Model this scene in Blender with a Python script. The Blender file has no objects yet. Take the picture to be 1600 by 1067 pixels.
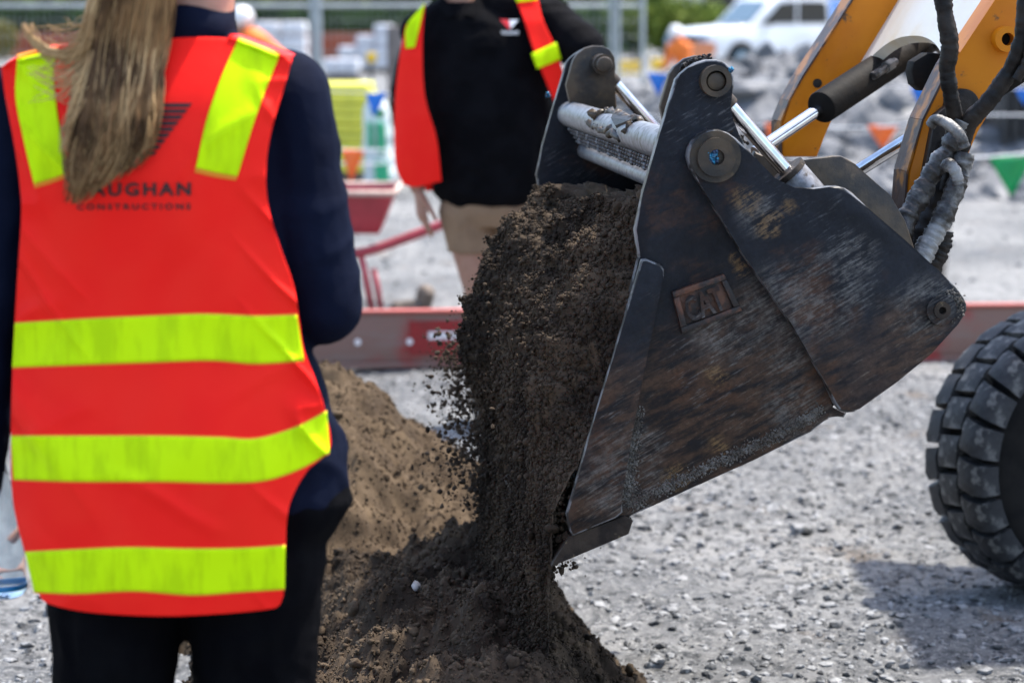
import bpy, bmesh, math, random
import numpy as np
from mathutils import Vector, Matrix, Quaternion, Euler

SC = bpy.context.scene
COL = SC.collection
R = math.radians
random.seed(7)
RNG = np.random.default_rng(7)

# ------------------------------------------------------------------ camera, sky, sun, exposure
CAMZ = 1.45
F = 3778.0            # focal length in pixels of the 1600 px wide photograph (85 mm)
PITCH = math.atan2(533 - 20, F)
cd = bpy.data.cameras.new('camera')
cam = bpy.data.objects.new('camera', cd)
COL.objects.link(cam)
cam.location = (0, 0, CAMZ)
cam.rotation_euler = (R(90) - PITCH, 0, 0)
cd.sensor_width = 36
cd.lens = 36 * F / 1600
cd.clip_end = 2000
cd.dof.use_dof = True
cd.dof.focus_distance = 4.42
cd.dof.aperture_fstop = 3.9
SC.camera = cam

SUN_DIR = Vector((0.40, 0.27, 1.0)).normalized()
wd = bpy.data.worlds.new('World')
SC.world = wd
wd.use_nodes = True
nt = wd.node_tree
sky = nt.nodes.new('ShaderNodeTexSky')
sky.sky_type = 'NISHITA'
sky.sun_disc = False
sky.sun_elevation = math.asin(SUN_DIR.z)
sky.sun_rotation = math.atan2(SUN_DIR.x, SUN_DIR.y)
sky.air_density = 1.0
sky.dust_density = 2.0
nt.links.new(sky.outputs[0], nt.nodes['Background'].inputs[0])
nt.nodes['Background'].inputs[1].default_value = 0.14
sl = bpy.data.lights.new('sun', 'SUN')
sl.energy = 2.75
sl.angle = R(1.0)
sl.color = (1.0, 0.95, 0.87)
so = bpy.data.objects.new('sun', sl)
COL.objects.link(so)
so.rotation_mode = 'QUATERNION'
so.rotation_quaternion = SUN_DIR.to_track_quat('Z', 'Y')
so.location = (10, 10, 30)
SC.view_settings.view_transform = 'Standard'
SC.view_settings.look = 'None'
SC.view_settings.exposure = 1.62
SC.view_settings.gamma = 1
SC.view_settings.use_curve_mapping = False
SC.render.engine = 'CYCLES'
SC.cycles.use_denoising = True
SC.cycles.max_bounces = 6

# ------------------------------------------------------------------ helpers
CP, SP = math.cos(PITCH), math.sin(PITCH)
def ray(x, y):
    u = (x - 800) / F; v = (533 - y) / F
    return Vector((u, CP + v * SP, -SP + v * CP))
def at(x, y, Y):
    d = ray(x, y)
    return Vector((0, 0, CAMZ)) + d * (Y / d.y)
def onplane(x, y, p, n):
    d = ray(x, y); o = Vector((0, 0, CAMZ))
    return o + d * ((p - o).dot(n) / d.dot(n))

def vnoise(P, seed=0):
    P = np.asarray(P, dtype=np.float64)
    I = np.floor(P).astype(np.int64); f = P - I
    f = f * f * f * (f * (f * 6 - 15) + 10)
    def h(a, b, c):
        n = (a * 374761393 + b * 668265263 + c * 1274126177 + seed * 974634777) & 0xffffffff
        n = ((n ^ (n >> 13)) * 1274126177) & 0xffffffff
        n = ((n ^ (n >> 16)) * 2246822519) & 0xffffffff
        return ((n ^ (n >> 15)) & 0xffffff) / float(0xffffff) * 2 - 1
    x, y, z = I[:, 0], I[:, 1], I[:, 2]
    fx, fy, fz = f[:, 0], f[:, 1], f[:, 2]
    l = lambda a, b, t: a + (b - a) * t
    c00 = l(h(x, y, z), h(x + 1, y, z), fx); c10 = l(h(x, y + 1, z), h(x + 1, y + 1, z), fx)
    c01 = l(h(x, y, z + 1), h(x + 1, y, z + 1), fx); c11 = l(h(x, y + 1, z + 1), h(x + 1, y + 1, z + 1), fx)
    return l(l(c00, c10, fy), l(c01, c11, fy), fz)
def fbm(P, scale, oct=4, seed=0, gain=0.5):
    P = np.asarray(P, dtype=np.float64) * scale
    a, s = 1.0, np.zeros(len(P))
    for i in range(oct):
        s += a * vnoise(P, seed + i * 17)
        P = P * 2.03 + 11.3; a *= gain
    return s

WOFF = {}
def woff(o):
    return WOFF.get(o.name, Vector((0, 0, 0))) if o else Vector((0, 0, 0))
def empty(name, loc, label, cat, group=None):
    o = bpy.data.objects.new(name, None)
    COL.objects.link(o); o.location = loc; o.empty_display_size = 0.1
    WOFF[o.name] = Vector(loc)
    tag(o, label, cat, group)
    return o
def tag(o, label=None, cat=None, group=None, kind=None):
    if label: o['label'] = label
    if cat: o['category'] = cat
    if group: o['group'] = group
    if kind: o['kind'] = kind
    return o
def link(name, me, mat, parent=None, smooth=False, kind=None):
    o = bpy.data.objects.new(name, me)
    COL.objects.link(o)
    if mat is not None and len(me.materials) == 0: me.materials.append(mat)
    if parent is not None:
        o.parent = parent
    WOFF[o.name] = woff(parent)
    if smooth:
        me.polygons.foreach_set('use_smooth', np.ones(len(me.polygons), dtype=bool))
    if kind: o['kind'] = kind
    return o
def obj(name, V, Fc, mat, parent=None, smooth=False, kind=None):
    """verts in world space"""
    off = woff(parent)
    V = np.asarray([tuple(v) for v in V] if not isinstance(V, np.ndarray) else V, dtype=np.float64) - np.array(off)
    me = bpy.data.meshes.new(name)
    me.from_pydata(V, [], Fc if not isinstance(Fc, np.ndarray) else Fc.tolist())
    me.update()
    return link(name, me, mat, parent, smooth, kind)
def obj_bm(name, bm, mat, parent=None, smooth=False, kind=None, auto=None):
    off = woff(parent)
    bmesh.ops.translate(bm, verts=bm.verts, vec=-off)
    bmesh.ops.recalc_face_normals(bm, faces=bm.faces)
    me = bpy.data.meshes.new(name)
    bm.to_mesh(me); bm.free()
    o = link(name, me, mat, parent, smooth, kind)
    if auto:
        me.polygons.foreach_set('use_smooth', np.ones(len(me.polygons), dtype=bool))
        try: me.set_sharp_from_angle(angle=R(auto))
        except Exception: pass
    return o
def prism(bm, pts, vec, bevel=0.0, seg=2):
    """closed prism from a planar outline (world pts) swept by vec"""
    a = [bm.verts.new(p) for p in pts]; b = [bm.verts.new(p + vec) for p in pts]
    f1 = bm.faces.new(a); f2 = bm.faces.new(list(reversed(b)))
    n = len(a); es = []
    for i in range(n):
        bm.faces.new((a[i], b[i], b[(i + 1) % n], a[(i + 1) % n]))
    if bevel:
        es = [e for f in (f1, f2) for e in f.edges]
        bmesh.ops.bevel(bm, geom=es, offset=bevel, segments=seg, affect='EDGES', profile=0.5, clamp_overlap=True)
def box(bm, c, s, rot=None, bevel=0.0):
    m = Matrix.Translation(c) @ (rot.to_4x4() if rot is not None else Matrix.Identity(4)) @ Matrix.Diagonal((s[0], s[1], s[2], 1))
    r = bmesh.ops.create_cube(bm, size=1, matrix=m)
    if bevel:
        es = list({e for v in r['verts'] for e in v.link_edges})
        bmesh.ops.bevel(bm, geom=es, offset=bevel, segments=2, affect='EDGES', profile=0.5)
def cyl(bm, p0, p1, r0, r1=None, n=24, cap=True, bevel=0):
    p0 = Vector(p0); p1 = Vector(p1); d = p1 - p0
    if r1 is None: r1 = r0
    q = d.to_track_quat('Z', 'Y').to_matrix().to_4x4()
    r = bmesh.ops.create_cone(bm, cap_ends=cap, segments=n, radius1=r0, radius2=r1, depth=d.length,
                          matrix=Matrix.Translation((p0 + p1) / 2) @ q)
    if bevel:
        es = [e for e in {e for v in r['verts'] for e in v.link_edges} if any(len(f.verts) > 4 for f in e.link_faces)]
        bmesh.ops.bevel(bm, geom=es, offset=bevel, segments=2, affect='EDGES', profile=0.5)
def ring(bm, p0, p1, ro, ri, n=32):
    """tube ring with a hole"""
    p0 = Vector(p0); p1 = Vector(p1); q = (p1 - p0).to_track_quat('Z', 'Y').to_matrix()
    L = []
    for P, r in ((p0, ro), (p1, ro), (p1, ri), (p0, ri)):
        L.append([bm.verts.new(P + q @ Vector((r * math.cos(2 * math.pi * i / n), r * math.sin(2 * math.pi * i / n), 0))) for i in range(n)])
    for k in range(4):
        A, B = L[k], L[(k + 1) % 4]
        for i in range(n):
            bm.faces.new((A[i], A[(i + 1) % n], B[(i + 1) % n], B[i]))
def smoothpts(pts, n):
    """catmull-rom through pts"""
    P = [Vector(p) for p in pts]; out = []
    P = [P[0] * 2 - P[1]] + P + [P[-1] * 2 - P[-2]]
    m = len(P) - 3
    for i in range(m):
        p0, p1, p2, p3 = P[i:i + 4]
        for k in range(n):
            t = k / n
            out.append(0.5 * ((2 * p1) + (p2 - p0) * t + (2 * p0 - 5 * p1 + 4 * p2 - p3) * t * t + (3 * p1 - p0 - 3 * p2 + p3) * t ** 3))
    out.append(P[-2].copy())
    return out
def tube(bm, pts, r, n=10, rf=None, wob=0.0):
    """tube along points; rf(t) scales the radius"""
    pts = [Vector(p) for p in pts]; rings = []; up = Vector((0.31, 0.2, 0.93))
    for i, p in enumerate(pts):
        d = (pts[min(i + 1, len(pts) - 1)] - pts[max(i - 1, 0)]).normalized()
        s = d.cross(up).normalized(); u = s.cross(d)
        rr = r * (rf(i / (len(pts) - 1)) if rf else 1)
        rings.append([bm.verts.new(p + (s * math.cos(2 * math.pi * k / n) + u * math.sin(2 * math.pi * k / n)) * rr * (1 + random.uniform(-wob, wob))) for k in range(n)])
    for a, b in zip(rings[:-1], rings[1:]):
        for k in range(n):
            bm.faces.new((a[k], a[(k + 1) % n], b[(k + 1) % n], b[k]))
    bm.faces.new(list(reversed(rings[0]))); bm.faces.new(rings[-1])
def gridfaces(nu, nv, base=0):
    i = np.arange(nu - 1)[:, None] * nv + np.arange(nv - 1)[None, :] + base
    return np.stack([i, i + nv, i + nv + 1, i + 1], -1).reshape(-1, 4)

def ico(sub=0):
    bm = bmesh.new(); bmesh.ops.create_icosphere(bm, subdivisions=sub + 1, radius=1)
    V = np.array([v.co[:] for v in bm.verts]); Fc = np.array([[v.index for v in f.verts] for f in bm.faces]); bm.free()
    return V, Fc
ICO0, ICO1 = ico(0), ico(1)
OCT = (np.array([[1, 0, 0], [-1, 0, 0], [0, 1, 0], [0, -1, 0], [0, 0, 1], [0, 0, -1]], float), np.array([[0, 2, 4], [2, 1, 4], [1, 3, 4], [3, 0, 4], [2, 0, 5], [1, 2, 5], [3, 1, 5], [0, 3, 5]]))
def clods(P, S, base=ICO0, flat=(0.7, 1.2), seed=1, zf=1.0):
    """merged lumps: one deformed icosahedron per point"""
    g = np.random.default_rng(seed)
    V, Fc = base; n = len(P); m = len(V)
    sc = g.uniform(flat[0], flat[1], (n, 1, 3)) * np.asarray(S).reshape(n, 1, 1)
    sc[:, :, 2] *= zf
    jit = 1 + g.uniform(-0.28, 0.28, (n, m, 1))
    a = g.uniform(0, 2 * math.pi, n); b = g.uniform(-0.6, 0.6, n)
    W = V[None] * jit * sc
    ca, sa, cb, sb = np.cos(a)[:, None], np.sin(a)[:, None], np.cos(b)[:, None], np.sin(b)[:, None]
    x = W[..., 0] * ca - W[..., 1] * sa; y = W[..., 0] * sa + W[..., 1] * ca; z = W[..., 2]
    y, z = y * cb - z * sb, y * sb + z * cb
    W = np.stack([x, y, z], -1) + np.asarray(P)[:, None, :]
    FF = Fc[None] + (np.arange(n) * m)[:, None, None]
    return W.reshape(-1, 3), FF.reshape(-1, Fc.shape[1])

def crumbs(P, S, seed, cut=0.0045, flat=(0.65, 1.3)):
    """many small soil crumbs: the smallest are octahedra, the larger ones rounder lumps"""
    P = np.asarray(P); S = np.asarray(S); k = S < cut
    Va, Fa = clods(P[k], S[k], OCT, flat, seed); Vb, Fb = clods(P[~k], S[~k], ICO1, flat, seed + 1) if (~k).any() else (np.zeros((0, 3)), np.zeros((0, 3), int))
    return np.concatenate([Va, Vb]), np.concatenate([Fa, Fb + len(Va)])

# ------------------------------------------------------------------ materials
class NT:
    def __init__(s, name):
        s.m = bpy.data.materials.new(name); s.m.use_nodes = True
        s.t = s.m.node_tree; s.p = s.t.nodes['Principled BSDF']
        s.co = s.t.nodes.new('ShaderNodeTexCoord').outputs['Object']
    def n(s, typ, **kw):
        nd = s.t.nodes.new(typ)
        for k, v in kw.items():
            if k.startswith('_'): setattr(nd, k[1:], v)
            else:
                key = int(k[1:]) if k[0] == 'i' and k[1:].isdigit() else k
                s.set(nd.inputs[key], v)
        return nd
    def set(s, inp, v):
        if isinstance(v, bpy.types.NodeSocket): s.t.links.new(v, inp)
        else: inp.default_value = v
    def mapping(s, scale=(1, 1, 1), rot=(0, 0, 0), loc=(0, 0, 0)):
        v = s.n('ShaderNodeMapping', Vector=s.co, Rotation=rot, Location=loc).outputs[0]
        return s.n('ShaderNodeMapping', Vector=v, Scale=scale).outputs[0]
    def noise(s, scale, detail=4, rough=0.55, vec=None, dist=0.0):
        return s.n('ShaderNodeTexNoise', Vector=vec or s.co, Scale=scale, Detail=detail, Roughness=rough, Distortion=dist).outputs[0]
    def step(s, v, a, b):
        return s.n('ShaderNodeMapRange', _interpolation_type='SMOOTHSTEP', i0=v, i1=a, i2=b, i3=0.0, i4=1.0).outputs[0]
    def mix(s, f, a, b):
        nd = s.t.nodes.new('ShaderNodeMix'); nd.data_type = 'RGBA'
        s.set(nd.inputs[0], f)
        for i, c in ((6, a), (7, b)):
            s.set(nd.inputs[i], c if isinstance(c, bpy.types.NodeSocket) else (*c, 1) if len(c) == 3 else c)
        return nd.outputs[2]
    def math(s, op, a, b=0.0):
        nd = s.t.nodes.new('ShaderNodeMath'); nd.operation = op; nd.use_clamp = False
        s.set(nd.inputs[0], a); s.set(nd.inputs[1], b); return nd.outputs[0]
    def sep(s):
        return s.n('ShaderNodeSeparateXYZ', Vector=s.co).outputs
    def color(s, c): s.set(s.p.inputs['Base Color'], c if isinstance(c, bpy.types.NodeSocket) else (*c, 1))
    def bump(s, h, strength=0.3, dist=0.01):
        s.t.links.new(s.n('ShaderNodeBump', Height=h, Strength=strength, Distance=dist).outputs[0], s.p.inputs['Normal'])
    def done(s, rough=0.6, metal=0.0, **kw):
        s.set(s.p.inputs['Roughness'], rough); s.set(s.p.inputs['Metallic'], metal)
        for k, v in kw.items(): s.set(s.p.inputs[k], v)
        return s.m
def pm(name, c1, c2=None, scale=8, rough=0.6, metal=0.0, bump=0.0, bscale=40, lo=0.35, hi=0.65, c3=None, scale3=30, lo3=0.6, hi3=0.7, bdist=0.005, **kw):
    t = NT(name)
    c = c1
    if c2 is not None: c = t.mix(t.step(t.noise(scale, 5), lo, hi), c1, c2)
    if c3 is not None: c = t.mix(t.step(t.noise(scale3, 6, 0.65), lo3, hi3), c, c3)
    t.color(c)
    if bump: t.bump(t.noise(bscale, 5, 0.6), bump, bdist)
    return t.done(rough, metal, **kw)

def worn_steel():
    t = NT('worn black bucket steel')
    ROT = (0, R(24), 0)
    x, y, z = t.sep()
    streak = t.noise(1.0, 6, 0.65, t.mapping((16, 40, 70), ROT))
    streak2 = t.noise(1.0, 7, 0.72, t.mapping((26, 70, 250), (0, R(31), 0), (3, 1, 2)))
    streak3 = t.noise(1.0, 7, 0.74, t.mapping((60, 90, 240), (0, R(-20), 0), (7, 1, 5)))
    big = t.noise(5.0, 5, 0.6, dist=0.4)
    mid = t.noise(16, 6, 0.68)
    fine = t.noise(75, 6, 0.7)
    def spots(L, lo=0.55, hi=1.15, rag=1.1):
        """worn patches: where along the side plate (metres right of the machine's origin, metres up) and how wide"""
        out = None
        for px, py, r in L:
            X = (px - 800) / 921.0 - 1.5; Z = 1.45 - (py - 20) / 921.0
            d = t.math('SQRT', t.math('ADD', t.math('POWER', t.math('SUBTRACT', x, X), 2.0), t.math('POWER', t.math('SUBTRACT', z, Z), 2.0)))
            d = t.math('MULTIPLY', d, 921.0 / r)
            d = t.math('ADD', d, t.math('MULTIPLY', t.math('SUBTRACT', mid, 0.5), rag)); d = t.math('ADD', d, t.math('MULTIPLY', t.math('SUBTRACT', big, 0.5), rag))
            m = t.math('SUBTRACT', 1.0, t.step(d, lo, hi))
            out = m if out is None else t.math('MAXIMUM', out, m)
        return out
    paint = t.mix(t.step(mid, 0.3, 0.7), (0.0035, 0.0045, 0.0075), (0.012, 0.014, 0.020))
    zz = t.math('ADD', z, t.math('MULTIPLY', t.math('SUBTRACT', big, 0.5), 0.30))
    low = t.math('SUBTRACT', 1.0, t.step(zz, 0.76, 0.93))
    low = t.math('MAXIMUM', low, spots([(1150, 590, 150), (1060, 640, 120), (1230, 610, 90), (950, 640, 70), (1420, 540, 80), (1320, 585, 90)]))
    brown = t.mix(t.step(streak, 0.36, 0.62), (0.014, 0.010, 0.008), (0.070, 0.040, 0.025))
    brown = t.mix(t.step(t.noise(3.5, 4, 0.6, t.mapping(loc=(2, 9, 4))), 0.45, 0.65), brown, t.mix(streak, (0.020, 0.014, 0.013), (0.075, 0.052, 0.042)))
    brown = t.mix(t.math('MULTIPLY', t.step(streak2, 0.55, 0.70), 0.75), brown, (0.165, 0.135, 0.105))
    c = t.mix(t.math('MULTIPLY', low, t.step(t.math('ADD', t.math('MULTIPLY', streak, 0.6), t.math('MULTIPLY', mid, 0.4)), 0.30, 0.56)), paint, brown)
    rb = t.math('MULTIPLY', t.step(t.noise(6.5, 6, 0.6, t.mapping(loc=(4, 2, 7))), 0.54, 0.68), t.step(streak, 0.35, 0.6))
    c = t.mix(t.math('MULTIPLY', rb, 0.75), c, (0.080, 0.036, 0.018))
    # grey dust scrapes, ochre clay
    du = t.math('MULTIPLY', spots([(1235, 480, 85), (1300, 455, 75), (1185, 480, 45), (1240, 560, 45), (965, 750, 80), (1010, 700, 40), (1455, 475, 60), (1130, 520, 60), (1255, 640, 60), (1180, 330, 40), (1340, 400, 40)], 0.4, 1.2),
                t.step(t.math('ADD', t.math('MULTIPLY', streak2, 0.55), t.math('ADD', t.math('MULTIPLY', fine, 0.30), t.math('MULTIPLY', mid, 0.25))), 0.49, 0.66))
    c = t.mix(t.math('MULTIPLY', du, 0.62), c, t.mix(mid, (0.13, 0.115, 0.095), (0.24, 0.23, 0.215)))
    oc = t.math('MULTIPLY', spots([(1168, 308, 34), (1200, 348, 26), (1215, 335, 14), (1150, 400, 12), (1118, 585, 30), (1125, 700, 30), (1060, 745, 30), (1230, 320, 20), (1160, 420, 16)], 0.35, 1.0, 1.9), t.step(t.math('ADD', t.math('MULTIPLY', streak2, 0.6), t.math('MULTIPLY', fine, 0.5)), 0.50, 0.62))
    c = t.mix(t.math('MULTIPLY', oc, 0.7), c, (0.20, 0.12, 0.05))
    gr = t.math('MULTIPLY', t.step(t.noise(6, 6, 0.62, t.mapping(loc=(9, 5, 1))), 0.50, 0.64), t.step(streak2, 0.54, 0.68))
    c = t.mix(t.math('MULTIPLY', gr, 0.5), c, (0.20, 0.20, 0.20))
    sc = t.math('MAXIMUM', t.step(streak2, 0.71, 0.76), t.math('MULTIPLY', t.step(streak3, 0.73, 0.77), 0.5))
    c = t.mix(t.math('MULTIPLY', sc, 0.4), c, (0.32, 0.32, 0.33))
    c = t.mix(t.math('MULTIPLY', t.step(t.noise(130, 5, 0.7), 0.42, 0.62), 0.35), c, (0.006, 0.006, 0.007))
    t.color(c)
    t.bump(t.math('ADD', t.math('MULTIPLY', streak2, 0.6), fine), 0.3, 0.004)
    ro = t.n('ShaderNodeMapRange', i0=fine, i1=0.3, i2=0.7, i3=0.38, i4=0.66).outputs[0]
    return t.done(ro, 0.05, **{'Specular IOR Level': 0.22})
M = {}
M['steel'] = worn_steel()
M['worn_glint_edge'] = pm('worn steel edge with sky glint', (0.17, 0.17, 0.175), (0.022, 0.020, 0.018), 30, 0.45, 0.2, lo=0.44, hi=0.56)  # paler than the plates: edge wear plus sky reflection put into the colour
M['greasy'] = pm('greasy brown steel', (0.012, 0.0095, 0.0075), (0.070, 0.046, 0.024), 16, 0.5, 0.1, 0.3, 60, c3=(0.09, 0.06, 0.03), scale3=25, lo3=0.6, hi3=0.75)
M['darksteel'] = pm('dark inner steel', (0.006, 0.006, 0.006), (0.016, 0.012, 0.009), 10, 0.7, 0.0, 0.3, 50, **{'Specular IOR Level': 0.15})
M['chrome'] = pm('chromed rod', (0.72, 0.72, 0.74), (0.6, 0.6, 0.62), 60, 0.09, 1.0)
M['cutting'] = pm('worn cutting edge', (0.016, 0.012, 0.010), (0.045, 0.033, 0.024), 25, 0.6, 0.0, 0.4, 70, c3=(0.16, 0.12, 0.07), scale3=40, **{'Specular IOR Level': 0.2})
M['tubepaint'] = pm('scuffed pale steel', (0.20, 0.205, 0.225), (0.10, 0.10, 0.105), 60, 0.42, 0.2, 0.1, 90, c3=(0.035, 0.027, 0.020), scale3=42, lo3=0.57, hi3=0.64)
M['yellow'] = pm('machine yellow paint', (0.62, 0.195, 0.003), (0.54, 0.155, 0.003), 9, 0.42, 0.0, 0.10, 40, c3=(0.13, 0.07, 0.03), scale3=26, lo3=0.61, hi3=0.72, **{'Specular IOR Level': 0.25})
M['wornyellow'] = pm('rusted yellow edge', (0.40, 0.14, 0.008), (0.055, 0.024, 0.014), 16, 0.5, 0.0, 0.3, 50, lo=0.4, hi=0.55)
M['glareyellow'] = pm('glare whitened paint', (0.74, 0.69, 0.60), (0.66, 0.50, 0.28), 4, 0.35, 0.0, 0.1, 60, lo=0.5, hi=0.8)  # cream white is sun glare on yellow paint, put into the colour
M['rubber'] = pm('tyre rubber', (0.011, 0.012, 0.014), (0.036, 0.037, 0.040), 18, 0.62, 0.0, 0.25, 110, c3=(0.14, 0.137, 0.13), scale3=24, lo3=0.52, hi3=0.66, **{'Specular IOR Level': 0.4})
M['sidewall'] = pm('dark tyre sidewall', (0.007, 0.007, 0.007), (0.014, 0.013, 0.012), 15, 0.8, 0, 0.2, 60, **{'Specular IOR Level': 0.1})
M['rim'] = pm('rusty rim', (0.05, 0.022, 0.012), (0.02, 0.012, 0.01), 12, 0.6, 0.3)
M['hose'] = pm('black hose wrap', (0.005, 0.0045, 0.0045), (0.024, 0.018, 0.014), 25, 0.5, 0, 0.5, 60, **{'Specular IOR Level': 0.25})
M['muddyhose'] = pm('muddy hose sleeve', (0.020, 0.016, 0.013), (0.26, 0.25, 0.235), 15, 0.42, 0, 0.8, 60, lo=0.45, hi=0.66)
M['bluegrease'] = pm('blue grease', (0.002, 0.018, 0.06), (0.02, 0.22, 0.38), 160, 0.15, lo=0.45, hi=0.6)

def soil_mat(name, c1, c2, c3, dry=0.5):
    t = NT(name)
    c = t.mix(t.step(t.noise(6, 6, 0.65), 0.35, 0.65), c1, c2)
    c = t.mix(t.step(t.noise(150, 4, 0.7), 0.60, 0.75), c, c3)
    t.color(c); t.bump(t.noise(180, 5, 0.75), 0.6, 0.004)
    return t.done(0.95, **{'Specular IOR Level': 0.15})
M['darksoil'] = soil_mat('dark moist soil', (0.026, 0.019, 0.0135), (0.072, 0.052, 0.035), (0.15, 0.115, 0.082))
M['topsoil'] = soil_mat('drying soil', (0.036, 0.026, 0.018), (0.105, 0.076, 0.050), (0.19, 0.145, 0.10))
M['tansoil'] = soil_mat('tan soil', (0.050, 0.034, 0.021), (0.110, 0.077, 0.047), (0.16, 0.118, 0.078))

def ground_mat():
    t = NT('grey gravel')
    patch = t.step(t.noise(0.9, 5, 0.6), 0.36, 0.64)
    c = t.mix(patch, (0.125, 0.128, 0.131), (0.275, 0.272, 0.265))
    c = t.mix(t.step(t.noise(20, 7, 0.75), 0.44, 0.64), c, (0.050, 0.053, 0.056))
    c = t.mix(t.step(t.noise(48, 6, 0.7, t.mapping(loc=(1, 7, 2))), 0.52, 0.66), c, (0.31, 0.307, 0.295))
    c = t.mix(t.step(t.noise(95, 6, 0.75), 0.58, 0.67), c, (0.44, 0.435, 0.42))
    c = t.mix(t.math('MULTIPLY', t.step(t.noise(2.6, 5, 0.6, t.mapping(loc=(3, 1, 0))), 0.58, 0.72), 0.6), c, (0.135, 0.095, 0.06))
    t.color(c); t.bump(t.noise(70, 7, 0.78), 0.9, 0.012)
    return t.done(0.88, **{'Specular IOR Level': 0.3})
M['ground'] = ground_mat()
M['stone'] = pm('grey stone', (0.26, 0.262, 0.262), (0.056, 0.058, 0.060), 26, 0.75, 0, 0.4, 90, c3=(0.40, 0.40, 0.39), scale3=34, lo=0.42, hi=0.58)
M['rubble'] = pm('grey rubble', (0.165, 0.168, 0.175), (0.10, 0.104, 0.112), 1.2, 0.9, 0, 0.8, 9, c3=(0.27, 0.268, 0.26), scale3=3, lo3=0.54, hi3=0.66, bdist=0.05)

def fabric(name, c, c2, rough=0.75, sheen=0.0, bump=0.12, weave=900, spec=0.12):
    t = NT(name)
    t.color(t.mix(t.step(t.noise(11, 4), 0.35, 0.65), c, c2))
    t.bump(t.math('ADD', t.noise(14, 4, 0.55, dist=0.6), t.math('MULTIPLY', t.noise(weave, 2), 0.15)), bump, 0.02)
    return t.done(rough, **{'Specular IOR Level': spec})
M['vest'] = fabric('fluorescent red fabric', (0.99, 0.024, 0.015), (0.97, 0.018, 0.013), 0.45, 0, 0.12, spec=0.07)
M['tape'] = fabric('fluorescent yellow tape', (0.62, 0.90, 0.004), (0.54, 0.82, 0.003), 0.42, 0, 0.10, spec=0.05)
def tape_mat():
    t = NT('fluorescent yellow tape'); m = t.noise(1.0, 5, 0.6, t.mapping((38, 38, 9)))
    c = t.mix(t.step(m, 0.42, 0.66), (0.62, 0.90, 0.004), (0.50, 0.74, 0.004)); t.color(c)
    t.bump(t.math('ADD', t.noise(14, 4, 0.55, dist=0.6), t.math('MULTIPLY', t.noise(700, 2), 0.15)), 0.12, 0.02)
    return t.done(0.42, **{'Specular IOR Level': 0.06})
M['tape'] = tape_mat()
M['piping'] = pm('orange seam', (0.95, 0.30, 0.02), rough=0.6)
M['navy'] = fabric('navy jacket', (0.0035, 0.0055, 0.016), (0.005, 0.008, 0.022), 0.8, 0, 0.35, spec=0.06)
M['black'] = fabric('black cloth', (0.002, 0.002, 0.003), (0.004, 0.004, 0.005), 0.85, 0, 0.3, spec=0.04)
M['shirt'] = fabric('black polo cloth', (0.003, 0.003, 0.004), (0.005, 0.005, 0.0065), 0.8, 0, 0.4, spec=0.05)
M['khaki'] = fabric('khaki cloth', (0.27, 0.175, 0.11), (0.22, 0.14, 0.088), 0.8, 0, 0.3)
M['skin'] = pm('skin', (0.36, 0.185, 0.125), (0.31, 0.15, 0.095), 25, 0.5, 0, 0.05, 200, **{'Subsurface Weight': 0.08})
M['ink'] = pm('black print', (0.012, 0.004, 0.004), rough=0.6)
M['white'] = pm('white paint', (0.80, 0.80, 0.80), (0.74, 0.74, 0.74), 3, 0.35)
M['hair'] = pm('dark blond hair', (0.27, 0.145, 0.060), (0.080, 0.040, 0.016), 13, 0.5, 0, lo=0.38, hi=0.62, **{'Specular IOR Level': 0.2})
M['hairlight'] = pm('light blond hair', (0.58, 0.38, 0.18), (0.36, 0.21, 0.09), 12, 0.5, 0, **{'Specular IOR Level': 0.25})
M['orange'] = pm('orange cloth', (0.85, 0.20, 0.02), (0.78, 0.17, 0.02), 8, 0.7)
M['leather'] = pm('worn boot leather', (0.07, 0.05, 0.035), (0.16, 0.12, 0.09), 14, 0.7, 0, 0.3)

# ------------------------------------------------------------------ setting: ground
def ax(dense0, dense1, step, lo, hi, g=1.10):
    a = list(np.arange(dense0, dense1 + 1e-6, step)); s = step
    while a[-1] < hi: s *= g; a.append(a[-1] + s)
    s = step; b = [dense0]
    while b[-1] > lo: s *= g; b.append(b[-1] - s)
    return np.array(list(reversed(b[1:])) + a)
def ground_z(X, Y):
    P = np.stack([X, Y, np.zeros_like(X)], -1)
    fade = np.clip((Y - 2) / 2, 0, 1)
    return (0.018 * fbm(P, 1.6, 3, 5) + 0.010 * fbm(P, 9, 3, 9) + 0.0050 * fbm(P, 40, 2, 3)) * fade
xs = ax(-1.6, 2.0, 0.014, -300, 300, 1.13)
ys = ax(4.7, 8.5, 0.016, -60, 500, 1.10)
GX, GY = np.meshgrid(xs, ys, indexing='ij')
GX = GX.ravel(); GY = GY.ravel()
GV = np.stack([GX, GY, ground_z(GX, GY)], -1)
ground = obj('ground', GV, gridfaces(len(xs), len(ys)), M['ground'], smooth=True, kind='structure')

def gravel_layer(n, x0, x1, y0, y1, smin, smax, seed):
    g = np.random.default_rng(seed)
    X = g.uniform(x0, x1, n); Y = y0 + (y1 - y0) * g.random(n) ** 1.3
    S = smin * (smax / smin) ** (g.random(n) ** 2.6)
    return np.stack([X, Y, ground_z(X, Y) + S * 0.10], -1), S
P1, S1 = gravel_layer(30000, -1.2, 2.6, 4.7, 11, 0.0035, 0.018, 21)
P2, S2 = gravel_layer(3500, -3.0, 5.0, 8, 24, 0.006, 0.022, 22)
V1, F1 = clods(np.concatenate([P1, P2]), np.concatenate([S1, S2]), ICO0, (0.6, 1.4), 5, 0.55)
gr = obj('gravel', V1, F1, M['stone'], kind='stuff')
tag(gr, 'loose grey gravel chips scattered over the ground')

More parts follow.
